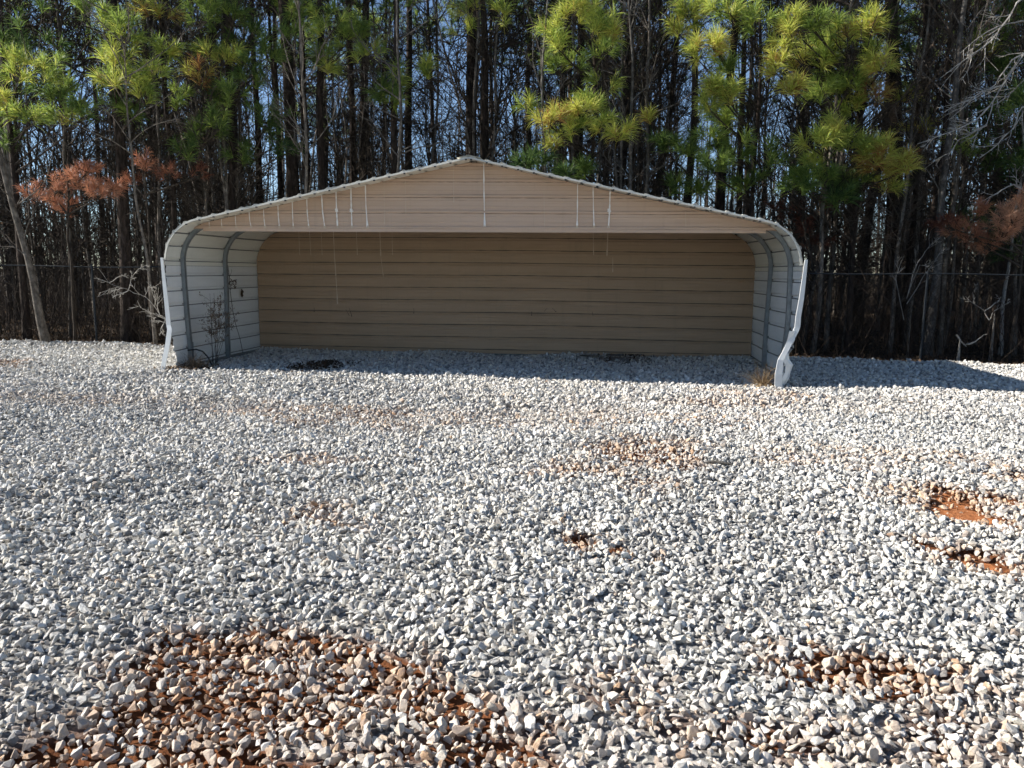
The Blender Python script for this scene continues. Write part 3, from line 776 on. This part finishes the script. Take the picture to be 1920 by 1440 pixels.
H(1975, 15.8, 14, [(1915,300,34,44,10,.16),(1925,180,34,44,8,.2),(1910,470,44,40,12,.06),(1930,400,34,40,10,.08)], 'dark pine leaning in from beyond the right edge of the clearing', upper=16, hue_up=.2)
H(-30, 17.4, 15, [(5,40,34,50,9,.15),(20,90,34,30,7,.2),(5,250,34,30,6,.2)], 'dark pine half cut off by the left edge', upper=20)

# dead, rusty boughs
def dead_bough(px, D, clusters, label, base_py=640):
    b0 = at(px, base_py, D); x, y = b0[0], b0[1]; z0 = gz(x, y)-.05; O = np.array([x, y, z0])
    topz = max(at(c[0], c[1], D)[2] for c in clusters)-z0+.3
    root = empty('dead_pine', (x, y, z0), label, 'tree')
    P = trunk_line(np.zeros(3), np.array([.1, 0, topz]), 10, .04)
    g = Geo(); g.tubes(P, lin(.035, .012, 10), 6); put('trunk', g.mesh('trunk', [M_twig], True), root)
    gf, gb = Geo(), Geo()
    for cx, cyy, rx, ry, n, hue in clusters:
        C_ = at(cx, cyy, D+rng.uniform(-.3, .3))-O; zr = min(max(.6, C_[2]-.5), topz-.1)
        rt = np.array([np.interp(zr, P[:, 2], P[:, 0]), 0, zr]); k = D/CF
        cluster(gf, gb, rt, C_, (rx*k, rx*k, ry*k*.9), n, hue, .17, 60, .006)
    put('branches', gb.mesh('branches', [M_twig]), root); put('foliage', gf.mesh('foliage', [M_deadneedle], attr='hue'), root)
dead_bough(140, 15.9, [(60,360,30,24,10,.5),(100,355,36,26,14,.55),(150,330,36,26,16,.6),(185,355,36,24,16,.6),(130,380,40,20,12,.5),(165,310,24,18,8,.4),(215,345,24,18,8,.5)], 'dead pine with rusty orange needles left of the shelter')
dead_bough(285, 16.6, [(270,300,22,22,8,.5),(245,330,24,14,6,.35),(320,320,30,20,6,.25),(370,320,26,16,5,.15)], 'dead sapling with sparse brown needles against the thick left pine')
dead_bough(1895, 14.7, [(1900,400,34,26,18,.95),(1880,425,40,24,16,.85),(1800,425,44,22,16,.5),(1850,450,46,20,16,.5),(1840,385,16,18,6,.5),(1770,410,30,20,8,.1),(1915,375,20,20,7,.7)], 'dead pine with rusty orange needles at the right edge')
dead_bough(1500, 16.2, [(1490,395,36,18,12,.0),(1520,420,36,22,12,.0),(1465,385,30,14,8,.0),(1545,380,26,16,6,.05),(1530,450,30,20,8,.0)], 'dead pine with dark red needles behind the right roof end')

# ------------------------------------------------------------------ bare trees with their own look
def px_branches(root, O, lists, D, r0=.02, m=None, twigs=6, name='branches', lf=.3):
    for item in lists:
        g = Geo(); pts = item; n = len(pts)
        P = np.array([at(p[0], p[1], D+(p[2] if len(p) > 2 else 0))-O for p in pts])
        # resample
        tt = np.linspace(0, n-1, (n-1)*3+1)
        P = np.stack([np.interp(tt, np.arange(n), P[:, k]) for k in range(3)], 1)
        P[1:-1] += rng.normal(0, .008, P[1:-1].shape)
        g.tubes(P, lin(r0, r0*.25, len(P)), 5)
        S = side_twigs(P[None], twigs, lf, .7, 6, .08, .02, .2)
        g.tubes(S, lin(r0*.4, .0018, 6), 4)
        S2 = side_twigs(S, 4, .5, .7, 4, .10, .02)
        g.tubes(S2, lin(.004, .002, 4), 3)
        put('branch', g.mesh('branch', [m or M_palebark]), root)

def bare_tree(px, D, wpx, label, top=9, lean=(0, 0), m=None, crown=True, nb=28, lf=1.6, basepy=640, cat='tree', name='bare_tree', h0=1.2, cut=None):
    b0 = at(px, basepy, D); x, y = b0[0], b0[1]; z0 = gz(x, y)-.1
    root = empty(name, (x, y, z0), label, cat)
    P = trunk_line(np.zeros(3), np.array([lean[0]*top, lean[1]*top, top]), 18, .07*min(1, (top/7)**1.3))
    g = Geo(); g.tubes(P, trunk_r(wpx/CF*D/2, 18, .25), 8); put('trunk', g.mesh('trunk', [m or M_greybark], True), root)
    if crown:
        g = Geo(); z = rng.uniform(h0, top, nb); a = rng.uniform(0, 6.28, nb)
        p = np.stack([np.interp(z, P[:, 2], P[:, 0]), np.interp(z, P[:, 2], P[:, 1]), z], 1)
        B = wander(p, np.stack([np.cos(a), np.sin(a), rng.uniform(.3, 1.2, nb)], 1), rng.uniform(.5, 1, nb)*lf, 7, .12, .06)
        g.tubes(B, lin(.014, .004, 7), 4); S = side_twigs(B, 6, .45, .65); g.tubes(S, lin(.006, .002, 4), 3)
        S = side_twigs(S, 3, .5, .6, 3); g.tubes(S, lin(.003, .0015, 3), 3)
        put('branches', g.mesh('branches', [m or M_greybark]), root)
    return root, np.array([x, y, z0])
bare_tree(88, 15.4, 15, 'pale trunk leaning left beside the fence at far left', top=7.5, lean=(-.165, 0), m=M_greybark, nb=16)
bare_tree(292, 15.6, 7, 'thin pale crooked sapling near the shelter\'s left wall', top=6.5, lean=(-.06, 0), m=M_greybark, nb=14, h0=3.5)
bare_tree(1010, 15.4, 7, 'thin pale straight trunk just right of the roof peak', top=9, lean=(.012, 0), m=M_palebark2, nb=16, h0=3.5)
bare_tree(1168, 16.2, 9, 'slim bluish grey trunk right of the two-tier young pine', top=9, m=M_palebark2, nb=18, h0=3.5)
bare_tree(1195, 16.6, 9, 'slim brownish trunk with a zigzag stem over the right roof slope', top=9, lean=(.01, 0), m=M_greybark, nb=18, h0=3.5)
bare_tree(752, 16.0, 8, 'slender blue-grey trunk in front of the tall pine left of the peak', top=9, lean=(-.002, 0), m=M_palebark2, nb=18, h0=3.5)
bare_tree(585, 16.0, 8, 'slim sunlit trunk over the left roof slope', top=9, lean=(-.01, 0), m=M_greybark, nb=20, h0=3.5)
bare_tree(1740, 15.4, 17, 'large mottled pale trunk right of the shelter', top=10, lean=(.018, 0), m=M_palebark2, nb=26, lf=2.2, h0=3)
bare_tree(1712, 16.0, 14, 'dark trunk close beside the large mottled pale one', top=9, lean=(.05, 0), m=M_pinebark, nb=14)
r_, O_ = bare_tree(1965, 14.6, 16, 'bare tree at right edge with long pale boughs arching to the left', top=7, crown=False, m=M_palebark2)
px_branches(r_, O_, [[(1990,-60),(1910,5),(1860,75),(1810,110),(1765,145)], [(1990,60),(1915,105),(1880,160),(1862,190),(1850,235),(1800,262),(1778,292)], [(1990,100),(1920,150),(1890,180),(1830,215),(1800,250)],
   [(1990,180),(1915,200),(1900,240),(1870,270),(1838,296)], [(1990,30),(1915,40),(1885,45),(1840,65),(1800,100)], [(1850,235),(1820,248),(1790,240)], [(1862,190),(1830,225),(1790,245),(1720,270)],
   [(1965,380),(1900,345),(1870,362),(1832,382)], [(1880,160),(1840,172),(1770,210)], [(1990,120),(1935,95),(1900,110),(1865,160),(1820,190),(1780,225)]], 14.6, .019, M_palebark, 8)
r_, O_ = bare_tree(1878, 15.6, 7, 'slim white snag rising at upper right', top=6.2, crown=False, m=M_palebark)
r_, O_ = bare_tree(1855, 14.3, 8, 'short pale snag forking into a wide Y by the right edge', top=1.05, crown=False, m=M_palebark2, basepy=690)
px_branches(r_, O_, [[(1855,600),(1845,583),(1825,568),(1810,555)], [(1855,600),(1865,582),(1895,566)], [(1828,570),(1826,550),(1830,535)], [(1846,583),(1875,562),(1872,556)]], 14.3, .010, M_palebark, 4)
r_, O_ = bare_tree(1700, 14.8, 5, 'leafless shrub with a white hooked twig right of the shelter', top=1.2, crown=False, m=M_greybark, basepy=680, cat='shrub', name='bare_shrub')
px_branches(r_, O_, [[(1700,560),(1712,530),(1725,497),(1745,500),(1762,522)], [(1700,560),(1722,490),(1740,465),(1758,448)], [(1700,570),(1730,520),(1775,455)], [(1695,600),(1680,520),(1695,480)]], 14.8, .008, M_palebark, 5)
r_, O_ = bare_tree(1795, 14.2, 8, 'broken white stump with a leaning splinter near the right edge', top=.55, crown=False, m=M_palebark, basepy=690, name='broken_stump')
px_branches(r_, O_, [[(1793,628),(1802,640),(1812,650)], [(1812,645),(1830,640),(1845,627)]], 14.2, .02, M_palebark, 1)
# pale leafless shrub leaning out from behind the left wall
o = at(318, 640, 12.4); O_ = np.array([o[0], o[1], gz(o[0], o[1])])
r_ = empty('bare_shrub', tuple(O_), 'pale leafless shrub reaching left out from behind the shelter\'s left wall', 'shrub')
px_branches(r_, O_, [[(322,690),(318,630),(310,600),(290,575),(272,556),(240,545),(205,530),(186,505)], [(312,600),(300,590),(280,588),(272,582)], [(272,556),(278,540),(306,530)], [(312,606),(292,600),(276,590)], [(240,545),(246,520),(262,503),(275,497)],
   [(290,575),(292,555),(286,540)], [(240,545),(225,552),(212,555)], [(310,600),(300,620),(318,640)], [(205,530),(225,518),(240,516)]], 12.4, .007, M_palebark, 9, lf=.28)

# ------------------------------------------------------------------ the crowd of trees behind: few shapes, many individuals
def make_pine(k):
    top = rng.uniform(16, 20)
    P = trunk_line(np.zeros(3), np.array([rng.normal(0, .25), rng.normal(0, .25), top]), 22, .07)
    g = Geo(); g.tubes(P, trunk_r(.115, 22, .25), 8); tm = g.mesh('trunk', [M_pinebark], True)
    gf, gb = Geo(), Geo(); dead_stubs(gb, P, 46, 1.0, 8.5, 1.6)
    for _ in range(52):
        z = rng.uniform(9.5+k*.5, top*.98); a = rng.uniform(0, 6.28); r_ = rng.uniform(.5, 1.9)*(1.15-.6*(z-9)/(top-9))
        rt = np.array([np.interp(z-.4, P[:, 2], P[:, 0]), np.interp(z-.4, P[:, 2], P[:, 1]), z-.4])
        cluster(gf, gb, rt, rt+[r_*math.cos(a), r_*math.sin(a), .35], (.5, .5, .35), 7, rng.uniform(.15, .5), .23, 34, .012)
    return tm, gb.mesh('branches', [M_twig]), gf.mesh('foliage', [M_needle], attr='hue')
def make_sapling(k):
    top = rng.uniform(8.5, 12.5)
    P = trunk_line(np.zeros(3), np.array([rng.normal(0, .5), rng.normal(0, .4), top]), 22, .10)
    g = Geo(); g.tubes(P, trunk_r(.045, 22, .2), 6)
    if k % 3 == 0:      # forked stem
        P2 = trunk_line(P[5].copy(), np.array([rng.choice([-1, 1])*rng.uniform(.8, 1.6), rng.normal(0, .6), top*.9]), 14, .08); g.tubes(P2, lin(.028, .008, 14), 6)
    tm = g.mesh('trunk', [M_greybark], True)
    nb = 40; z = rng.uniform(1.0, top*.97, nb); a = rng.uniform(0, 6.28, nb)
    p = np.stack([np.interp(z, P[:, 2], P[:, 0]), np.interp(z, P[:, 2], P[:, 1]), z], 1)
    g = Geo(); B = wander(p, np.stack([np.cos(a), np.sin(a), rng.uniform(.35, 1.6, nb)], 1), rng.uniform(.5, 1, nb)*2.1, 7, .13, .05)
    g.tubes(B, lin(.017, .006, 7), 4); S = side_twigs(B, 7, .5, .6, 5); g.tubes(S, lin(.009, .004, 5), 3)
    S = side_twigs(S, 4, .5, .6, 4); g.tubes(S, lin(.006, .003, 4), 3)
    return tm, g.mesh('branches', [M_twig])
pines = [make_pine(k) for k in range(5)]; saps = [make_sapling(k) for k in range(9)]
def place(u, w, sc, parts, names, name, label, cat, group, rot):
    p = L(u, w); z = gz(p[0], p[1])-.06
    r_ = empty(name, (p[0], p[1], z), label, cat, group)
    r_.rotation_euler = (rng.normal(0, .02), rng.normal(0, .02), rot); r_.scale = sc
    for nm, me in zip(names, parts): put(nm, me, r_)
taken = []
def spots(n, w0, w1, mind, power=1.3):
    out = []; tries = 0
    while len(out) < n and tries < 20000:
        tries += 1
        w = w0+(w1-w0)*random.random()**power; half = (SY+w)*.72+2.2
        u = random.uniform(-half, half)
        if abs(u) < HW+1.5 and w < 6.4: continue
        if all((u-a)**2+(w-b_)**2 > mind**2 for a, b_ in taken): taken.append((u, w)); out.append((u, w))
    return out
for u, w in spots(80, 6.6, 34, .9, 1.15):
    s = rng.uniform(.75, 1.25)
    place(u, w, (s*rng.uniform(.8, 1.5),)*2+(s*rng.uniform(.9, 1.1),), pines[rng.integers(5)], ('trunk', 'branches', 'foliage'), 'pine_tree',
          'straight dark-trunked pine standing deep in the crowded woods', 'tree', 'pines crowded in the woods behind the clearing', rng.uniform(0, 6.28))
for u, w in spots(240, 5.0, 30, .42, 1.35):
    s = rng.uniform(.7, 1.2)
    place(u, w, (s, s, s*rng.uniform(.9, 1.15)), saps[rng.integers(9)], ('trunk', 'branches'), 'bare_sapling',
          'slender leafless sapling tangled among the crowded woods', 'tree', 'leafless saplings in the woods behind the clearing', rng.uniform(0, 6.28))

# far-off woods that read as one mass
g = Geo()
n = 700; w = rng.uniform(36, 75, n); u = rng.uniform(-1, 1, n)*((SY+w)*.74+3)
p = np.stack([L(a, b_) for a, b_ in zip(u, w)]); h_ = rng.uniform(7, 15, n)
q = p+np.stack([rng.normal(0, .5, n), rng.normal(0, .5, n), h_], 1); tt = np.linspace(0, 1, 5)[None, :, None]
T_ = p[:, None]*(1-tt)+q[:, None]*tt; g.tubes(T_, rng.uniform(.03, .12, n)[:, None]*lin(1, .4, 5), 4)
S = side_twigs(T_, 8, .16, .8, 4, .2, .03, .05); g.tubes(S, lin(.02, .006, 4), 3)
S = side_twigs(S, 4, .5, .7, 3, .2); g.tubes(S, lin(.009, .005, 3), 3)
n = 70000; w = rng.uniform(30, 72, n); u = rng.uniform(-1, 1, n)*((SY+w)*.74+3)
p = np.stack([SX+u*cy+w*sy, SY-u*sy+w*cy, rng.random(n)**1.6*5.2], 1)
d = norm(rng.normal(size=(n, 3))*[.7, .7, 1]+[0, 0, .5])*rng.uniform(.15, .5, (n, 1)); e = norm(np.cross(d, rng.normal(size=(n, 3))))*rng.uniform(.006, .03, (n, 1))
g.add(np.stack([p-d-e, p-d+e, p+d+e*.4, p+d-e*.4], 1).reshape(-1, 3), Q=np.arange(n)[:, None]*4+np.arange(4))
put('distant_woods', g.mesh('distant_woods', [M_twig]), kind='stuff', label='far-off tangle of bare grey woods', category='woods')

# woods carrying on to both sides, out of the picture (they shade the inside of the wood)
g = Geo(); gf = Geo()
for side, n in ((-1, 75), (1, 25)):
    for _ in range(n):
        w = rng.uniform(6.8, 30); u = side*((SY+w)*.72+2.4+rng.uniform(0, 34 if side < 0 else 14)); p = L(u, w); top = rng.uniform(12, 17)
        T_ = trunk_line(p, p+[rng.normal(0, .3), 0, top], 8, .05); g.tubes(T_, trunk_r(.12, 8), 5)
        m_ = 46; z = rng.uniform(2.5, top, m_); a = rng.uniform(0, 6.28, m_); r_ = rng.uniform(.2, 1.7, m_)
        c = np.stack([p[0]+r_*np.cos(a), p[1]+r_*np.sin(a), z], 1)
        needles(gf, c, np.stack([np.cos(a), np.sin(a), np.full(m_, .6)], 1), 26, .36, .03, .3)
o = put('flanking_woods', g.mesh('flanking_woods', [M_pinebark]), kind='stuff', label='pine woods carrying on to both sides of the view', category='woods')
put('foliage', gf.mesh('foliage', [M_needle], attr='hue'), o)

# undergrowth: thin stems, brambles, litter
g = Geo(); n = 4800
w = EDGE+.5+rng.random(n)**1.6*22; u = rng.uniform(-1, 1, n)*((SY+w)*.73+2)
k_ = (np.abs(u) > HW+.9) | (w > EDGE+2.2); w = w[k_]; u = u[k_]; n = len(u)
p = np.stack([L(a, b_) for a, b_ in zip(u, w)]); p[:, 2] = height(p[:, 0], p[:, 1])-.03
B = wander(p, np.stack([rng.normal(0, .3, n), rng.normal(0, .3, n), np.ones(n)], 1), rng.uniform(.5, 3.2, n), 7, .13, .03)
g.tubes(B, rng.uniform(.4, 1.3, n)[:, None]*lin(.008, .002, 7), 4)
S = side_twigs(B, 4, .35, .8, 4, .22); g.tubes(S, lin(.0035, .0015, 4), 3)
put('undergrowth', g.mesh('undergrowth', [M_pinebark]), kind='stuff', label='thin dark stems and brambles under the trees', category='undergrowth')

def leaves(g, P, size, hue=(0, 1)):
    n = len(P); d1 = norm(rng.normal(size=(n, 3))); d2 = norm(np.cross(d1, rng.normal(size=(n, 3))))
    s = size*rng.uniform(.5, 1.2, (n, 1))
    V = np.stack([P-d1*s, P+d2*s*.5+d1*s*.1, P+d1*s, P-d2*s*.5+d1*s*.1], 1)
    g.add(V.reshape(-1, 3), Q=np.arange(n)[:, None]*4+np.arange(4), a=np.repeat(rng.uniform(*hue, n), 4))
g = Geo(); n = 30000
w = EDGE+.05+rng.random(n)**1.5*16; u = rng.uniform(-1, 1, n)*((SY+w)*.73+1)
p = np.stack([SX+u*cy+w*sy, SY-u*sy+w*cy, np.zeros(n)], 1); p[:, 2] = height(p[:, 0], p[:, 1])+rng.uniform(0, .05, n)
leaves(g, p, .045, (0, .45))
# dead leaves still hanging low in the brush
n = 12000; w = EDGE+1+rng.random(n)**1.1*22; u = rng.uniform(-1, 1, n)*((SY+w)*.73+1)
p = np.stack([SX+u*cy+w*sy, SY-u*sy+w*cy, np.zeros(n)], 1); p[:, 2] = height(p[:, 0], p[:, 1])+rng.random(n)**1.5*6
m_ = vnoise(p[:, 0]+p[:, 2], p[:, 1]*.5+p[:, 2]*.7, 1.1, 60) > .02
leaves(g, p[m_], .035, (.1, .8))
n = 3000; w = EDGE+.1-np.abs(rng.normal(0, .28, n)); u = rng.uniform(-13, 13, n)
m_ = (np.abs(u) > HW+.1); w = w[m_]; u = u[m_]; p = np.stack([SX+u*cy+w*sy, SY-u*sy+w*cy, np.zeros(len(u))], 1); p[:, 2] = height(p[:, 0], p[:, 1])+.02
leaves(g, p, .03, (.1, .7))
put('leaf_litter', g.mesh('leaf_litter', [M_dryleaf], attr='hue'), kind='stuff', label='brown dead leaves lying under the trees', category='leaf litter')

# dark heap of rotted leaves and dirt on the gravel inside the shelter
for (px, py, rx, ry, n, lab) in ((598, 690, 50, 11, 520, 'dark heap of rotted leaves on the shaded gravel inside at left'), (1172, 677, 55, 4, 90, 'thin dark strip of leaf dirt along the back wall right of centre')):
    a, b_ = ground_pt(px, py); rr = rx/CF*b_; rw = .5*(ground_pt(px, py-ry)[1]-ground_pt(px, py+ry)[1])
    q = rng.normal(size=(n, 2))*.5; q += .25*np.stack([vnoise(q[:, 0]*3, q[:, 1]*3, .5, 70), vnoise(q[:, 0]*3, q[:, 1]*3, .5, 71)], 1)*3; z0 = gz(a, b_)
    k = np.stack([q[:, 0]*rr, q[:, 1]*rw+q[:, 0]*rr*.15, np.zeros(n)], 1); k[:, 2] = height(a+k[:, 0], b_+k[:, 1])-z0+.03+rng.uniform(0, .05, n)*np.exp(-np.sum(q**2, 1))
    g = Geo(); leaves(g, k, .032, (0, .12)); put('leaf_heap', g.mesh('leaf_heap', [M_dryleaf], attr='hue'), None, (a, b_, z0), kind='stuff', label=lab, category='dead leaves')

# ------------------------------------------------------------------ chain-link fence
FW = EDGE+.42
def fence(u0, u1, label, gap):
    a = L(u0, FW); root = empty('chain_link_fence', (a[0], a[1], 0), label, 'fence'); O_ = np.array([a[0], a[1], 0])
    top = 1.60
    P = np.array([L(u, FW, top+.012*math.sin(u*1.7)) for u in np.linspace(u0, u1, 30)])-O_
    g = Geo(); g.tubes(P, .013, 6); put('top_rail', g.mesh('top_rail', [M_oldgalv], True), root)
    for u in np.arange(u0+gap, u1, 3.05):
        g = Geo(); p = L(u, FW); g.tubes(np.array([[p[0], p[1], -.1], [p[0], p[1], top+.05]])-O_, .022, 8); put('post', g.mesh('post', [M_oldgalv], True), root)
    g = Geo(); n = int((u1-u0+top)/.075)
    for s in (-1, 1):
        st = u0-(top if s > 0 else 0)+np.arange(n)*.075
        A = []; B_ = []
        for q in st:
            if s > 0: ua, za, ub, zb = q, 0.02, q+top, top
            else: ua, za, ub, zb = q+0, top, q+top, .02
            # clip to the fence
            if ua < u0: za = za+(zb-za)*(u0-ua)/(ub-ua); ua = u0
            if ub > u1: zb = za+(zb-za)*(u1-ua)/(ub-ua); ub = u1
            if ub-ua < .02: continue
            A.append(L(ua, FW+.004*s, za)-O_); B_.append(L(ub, FW+.004*s, zb)-O_)
        A = np.array(A); B_ = np.array(B_); q = np.linspace(0, 1, 13)[None, :, None]; g.tubes(A[:, None]*(1-q)+B_[:, None]*q, .0013, 3)
    put('wire_mesh', g.mesh('wire_mesh', [M_twig]), root)
fence(-13.5, -4.5, 'chain-link fence stretch left of the shelter', 1.92)
fence(-4.4, 13.0, 'chain-link fence stretch behind and right of the shelter', .05)

# ------------------------------------------------------------------ small things round the shelter
def stems_plant(name, label, cat, base, n, h_, spread, m, leafn, leafsize, hue, r0=.004, leafm=None):
    root = empty(name, tuple(base), label, cat)
    g = Geo(); B = wander(rng.normal(0, .03, (n, 3))*[1, 1, 0], np.stack([rng.normal(spread[0], spread[1], n), rng.normal(0, .12, n), np.ones(n)], 1), rng.uniform(.65, 1, n)*h_, 8, .05, .02)
    g.tubes(B, lin(r0, r0*.4, 8), 4); S = side_twigs(B, 7, .3, .6, 5, .15, .04, .35); g.tubes(S, lin(r0*.5, .001, 5), 3)
    S2 = side_twigs(S, 4, .5, .6, 4); g.tubes(S2, lin(.0015, .001, 4), 3)
    put('stems', g.mesh('stems', [m]), root)
    gl = Geo(); A = S2.reshape(-1, 3); A = A[A[:, 2] > h_*.35]; A = A[rng.integers(0, len(A), leafn)]; leaves(gl, A+rng.normal(0, .012, A.shape), leafsize, hue)
    put('foliage', gl.mesh('foliage', [leafm or M_dryleaf], attr='hue'), root)
    return root
b0 = L(-HW+.42, .55); b0[2] = gz(b0[0], b0[1])
stems_plant('dry_weed', 'tall dried weed with tiny brown leaves standing against the left inner wall', 'weed', b0, 9, 1.25, (.10, .16), M_twig, 900, .016, (.1, .9))
def tuft_grass(label, base, n, h_, lean, rad, m_, leafn):
    root = empty('dry_grass', tuple(base), label, 'grass')
    g = Geo(); a = rng.uniform(0, 6.28, n); s = rng.random(n)*rad
    p = np.stack([np.cos(a)*s, np.sin(a)*s*.6, np.zeros(n)], 1)
    B = wander(p, np.stack([rng.normal(lean, .5, n), rng.normal(-.1, .35, n), np.ones(n)], 1), rng.uniform(.3, 1, n)*h_, 6, .16, -.05)
    g.tubes(B, lin(.0035, .001, 6), 3, a=rng.uniform(0, 1, n))
    pl = np.stack([rng.normal(0, rad*1.3, leafn), rng.normal(-.05, rad*.7, leafn), rng.uniform(0, .06, leafn)], 1); leaves(g, pl, .03, (.1, 1))
    put('blades', g.mesh('blades', [m_], attr='hue'), root)
b0 = L(-HW+.33, .12); b0[2] = gz(b0[0], b0[1])
tuft_grass('clump of dead brown leaves and grass at the shelter\'s left foot', b0, 170, .35, .0, .17, M_dryleaf, 500)
b0 = L(HW-.42, .05); b0[2] = gz(b0[0], b0[1])
tuft_grass('tuft of straw-coloured grass at the shelter\'s right foot', b0, 120, .44, -.1, .12, M_straw, 110)
# vine with a leaf bunch on the left inner wall
def wallpt(px, py):   # point on the left wall plane
    d = RIGHT*((px-960)/CF) + UP*((720-py)/CF) + cFv; o = np.array([0, 0, CH]); nrm = np.array([cy, -sy, 0]); p0 = L(-HW+.05, 0)
    tt = np.dot(p0-o, nrm)/np.dot(d, nrm); return o+d*tt
P = np.array([wallpt(*p) for p in ((427,497),(430,520),(432,548),(436,580),(441,605),(450,635),(456,665))]); O_ = P[-1].copy()
root = empty('dried_vine', tuple(O_), 'thin dried vine with a small leaf bunch hanging on the left inner wall', 'vine')
g = Geo(); g.tubes(P-O_, .005, 4)
for a in ((434, 505), (436, 535), (440, 538)):
    q = wallpt(*a); g.tubes(np.array([P[1], (P[1]+q)/2+[.02, 0, .02], q])-O_, .003, 3)
put('stem', g.mesh('stem', [M_twig]), root)
g = Geo(); c = np.array([wallpt(431+rng.uniform(-3, 12), 540-rng.uniform(-2, 16)) for _ in range(60)])-O_; leaves(g, c, .022, (0, .4)); put('foliage', g.mesh('foliage', [M_dryleaf], attr='hue'), root)
# single leaf caught on the wall
q = wallpt(453, 549); g = Geo()
lf_ = [(0, 0, .075), (.025, .03, .02), (.012, .014, -.02), (.02, .02, -.05), (0, 0, -.085), (-.01, -.03, -.04), (-.004, -.03, .02)]
V = np.array(lf_+[(x+.006, y, z) for x, y, z in lf_]); m_ = len(lf_)
g.add(V, Q=[[0, 1, 2, 6], [2, 3, 5, 6], [7, 8, 9, 13], [9, 10, 12, 13]]+[[i, (i+1) % m_, (i+1) % m_+m_, i+m_] for i in range(m_)], T=[[3, 4, 5], [10, 11, 12]], a=.15)
put('dead_leaf', g.mesh('dead_leaf', [M_dryleaf], attr='hue'), None, tuple(q), label='single dark dead leaf stuck on the left inner wall', category='leaf')
# black hose
P = [at(352, 657, 12.0), at(368, 655, 12.1), at(380, 659, 12.1), at(390, 670, 12.1), at(399, 688, 12.0)]
P = np.array(P); O_ = P[-1].copy(); tt = np.linspace(0, 4, 17); Pn = np.stack([np.interp(tt, range(5), P[:, k]) for k in range(3)], 1)
g = Geo(); g.tubes(Pn-O_, .012, 8); put('black_hose', g.mesh('black_hose', [M_dark], True), None, tuple(O_), label='short black hose arching out of the gravel beside the left inner wall', category='hose')
# stick on the gravel
a = np.array([*ground_pt(1320, 881), 0]); b_ = np.array([*ground_pt(1374, 885), 0])
for q in (a, b_): q[2] = gz(q[0], q[1])+.035
m_ = (a+b_)/2+[0, .01, .01]
g = Geo(); g.tubes(np.array([a, a*.6+m_*.4, m_, b_*.7+m_*.3, b_])-m_, [.006, .013, .016, .012, .004], 6)
put('stick', g.mesh('stick', [M_palebark2], True), None, tuple(m_), label='short weathered stick lying on the sunlit gravel', category='stick')
# broken board bits at the back wall
for px, ln_, lab in ((1105, .35, 'flat grey board scrap left of the other at the foot of the back wall'), (1152, .32, 'flat grey board scrap right of the other at the foot of the back wall')):
    x, y = ground_pt(px, 676); x, y = x, y-.05
    g = Geo(); g.box((0, 0, 0), (ln_/2, .05, .012), rot=[[cy, sy, 0], [-sy, cy, 0], [0, 0, 1]]); g.box((ln_*.3, .01, .014), (.05, .035, .006))
    put('board_scrap', g.mesh('board_scrap', [M_palebark2]), None, (x, y, gz(x, y)+.06), label=lab, category='board')

# ------------------------------------------------------------------ light, sky, camera
SUN_EL, SUN_SIDE = R(30), R(.5)
sd = -np.array([cy, -sy, 0])*math.cos(SUN_SIDE) + -np.array([sy, cy, 0])*math.sin(SUN_SIDE)
tosun = np.array([sd[0]*math.cos(SUN_EL), sd[1]*math.cos(SUN_EL), math.sin(SUN_EL)])
sl = bpy.data.lights.new('sun', 'SUN'); sl.energy = 5.0; sl.angle = R(.53); sl.color = (1.0, .95, .865)
so = bpy.data.objects.new('sun', sl); COL.objects.link(so); so.rotation_euler = Vector(-tosun).to_track_quat('-Z', 'Y').to_euler()
wd = bpy.data.worlds.new('World'); scene.world = wd; wd.use_nodes = True
t = wd.node_tree; sk = t.nodes.new('ShaderNodeTexSky'); sk.sky_type = 'NISHITA'; sk.sun_disc = False
sk.sun_elevation = SUN_EL; sk.sun_rotation = math.atan2(tosun[0], tosun[1]) % (2*math.pi); sk.air_density = 1.0; sk.dust_density = 0.0; sk.altitude = 2500; sk.ozone_density = 1.6
t.links.new(sk.outputs[0], t.nodes['Background'].inputs[0]); t.nodes['Background'].inputs[1].default_value = .068

cd = bpy.data.cameras.new('camera'); cd.sensor_width = 36; cd.lens = 36*CF/1920; cd.clip_end = 2000; cd.clip_start = .05
co = bpy.data.objects.new('camera', cd); COL.objects.link(co)
co.matrix_world = Matrix(((RIGHT[0], UP[0], -cFv[0], 0), (RIGHT[1], UP[1], -cFv[1], 0), (RIGHT[2], UP[2], -cFv[2], CH), (0, 0, 0, 1)))
scene.camera = co
vs = scene.view_settings; vs.view_transform = 'Standard'; vs.look = 'None'; vs.gamma = 1; vs.exposure = 1.2
scene.cycles.max_bounces = 4; scene.cycles.diffuse_bounces = 3; scene.cycles.adaptive_threshold = .03; scene.cycles.transmission_bounces = 3; scene.cycles.use_denoising = True
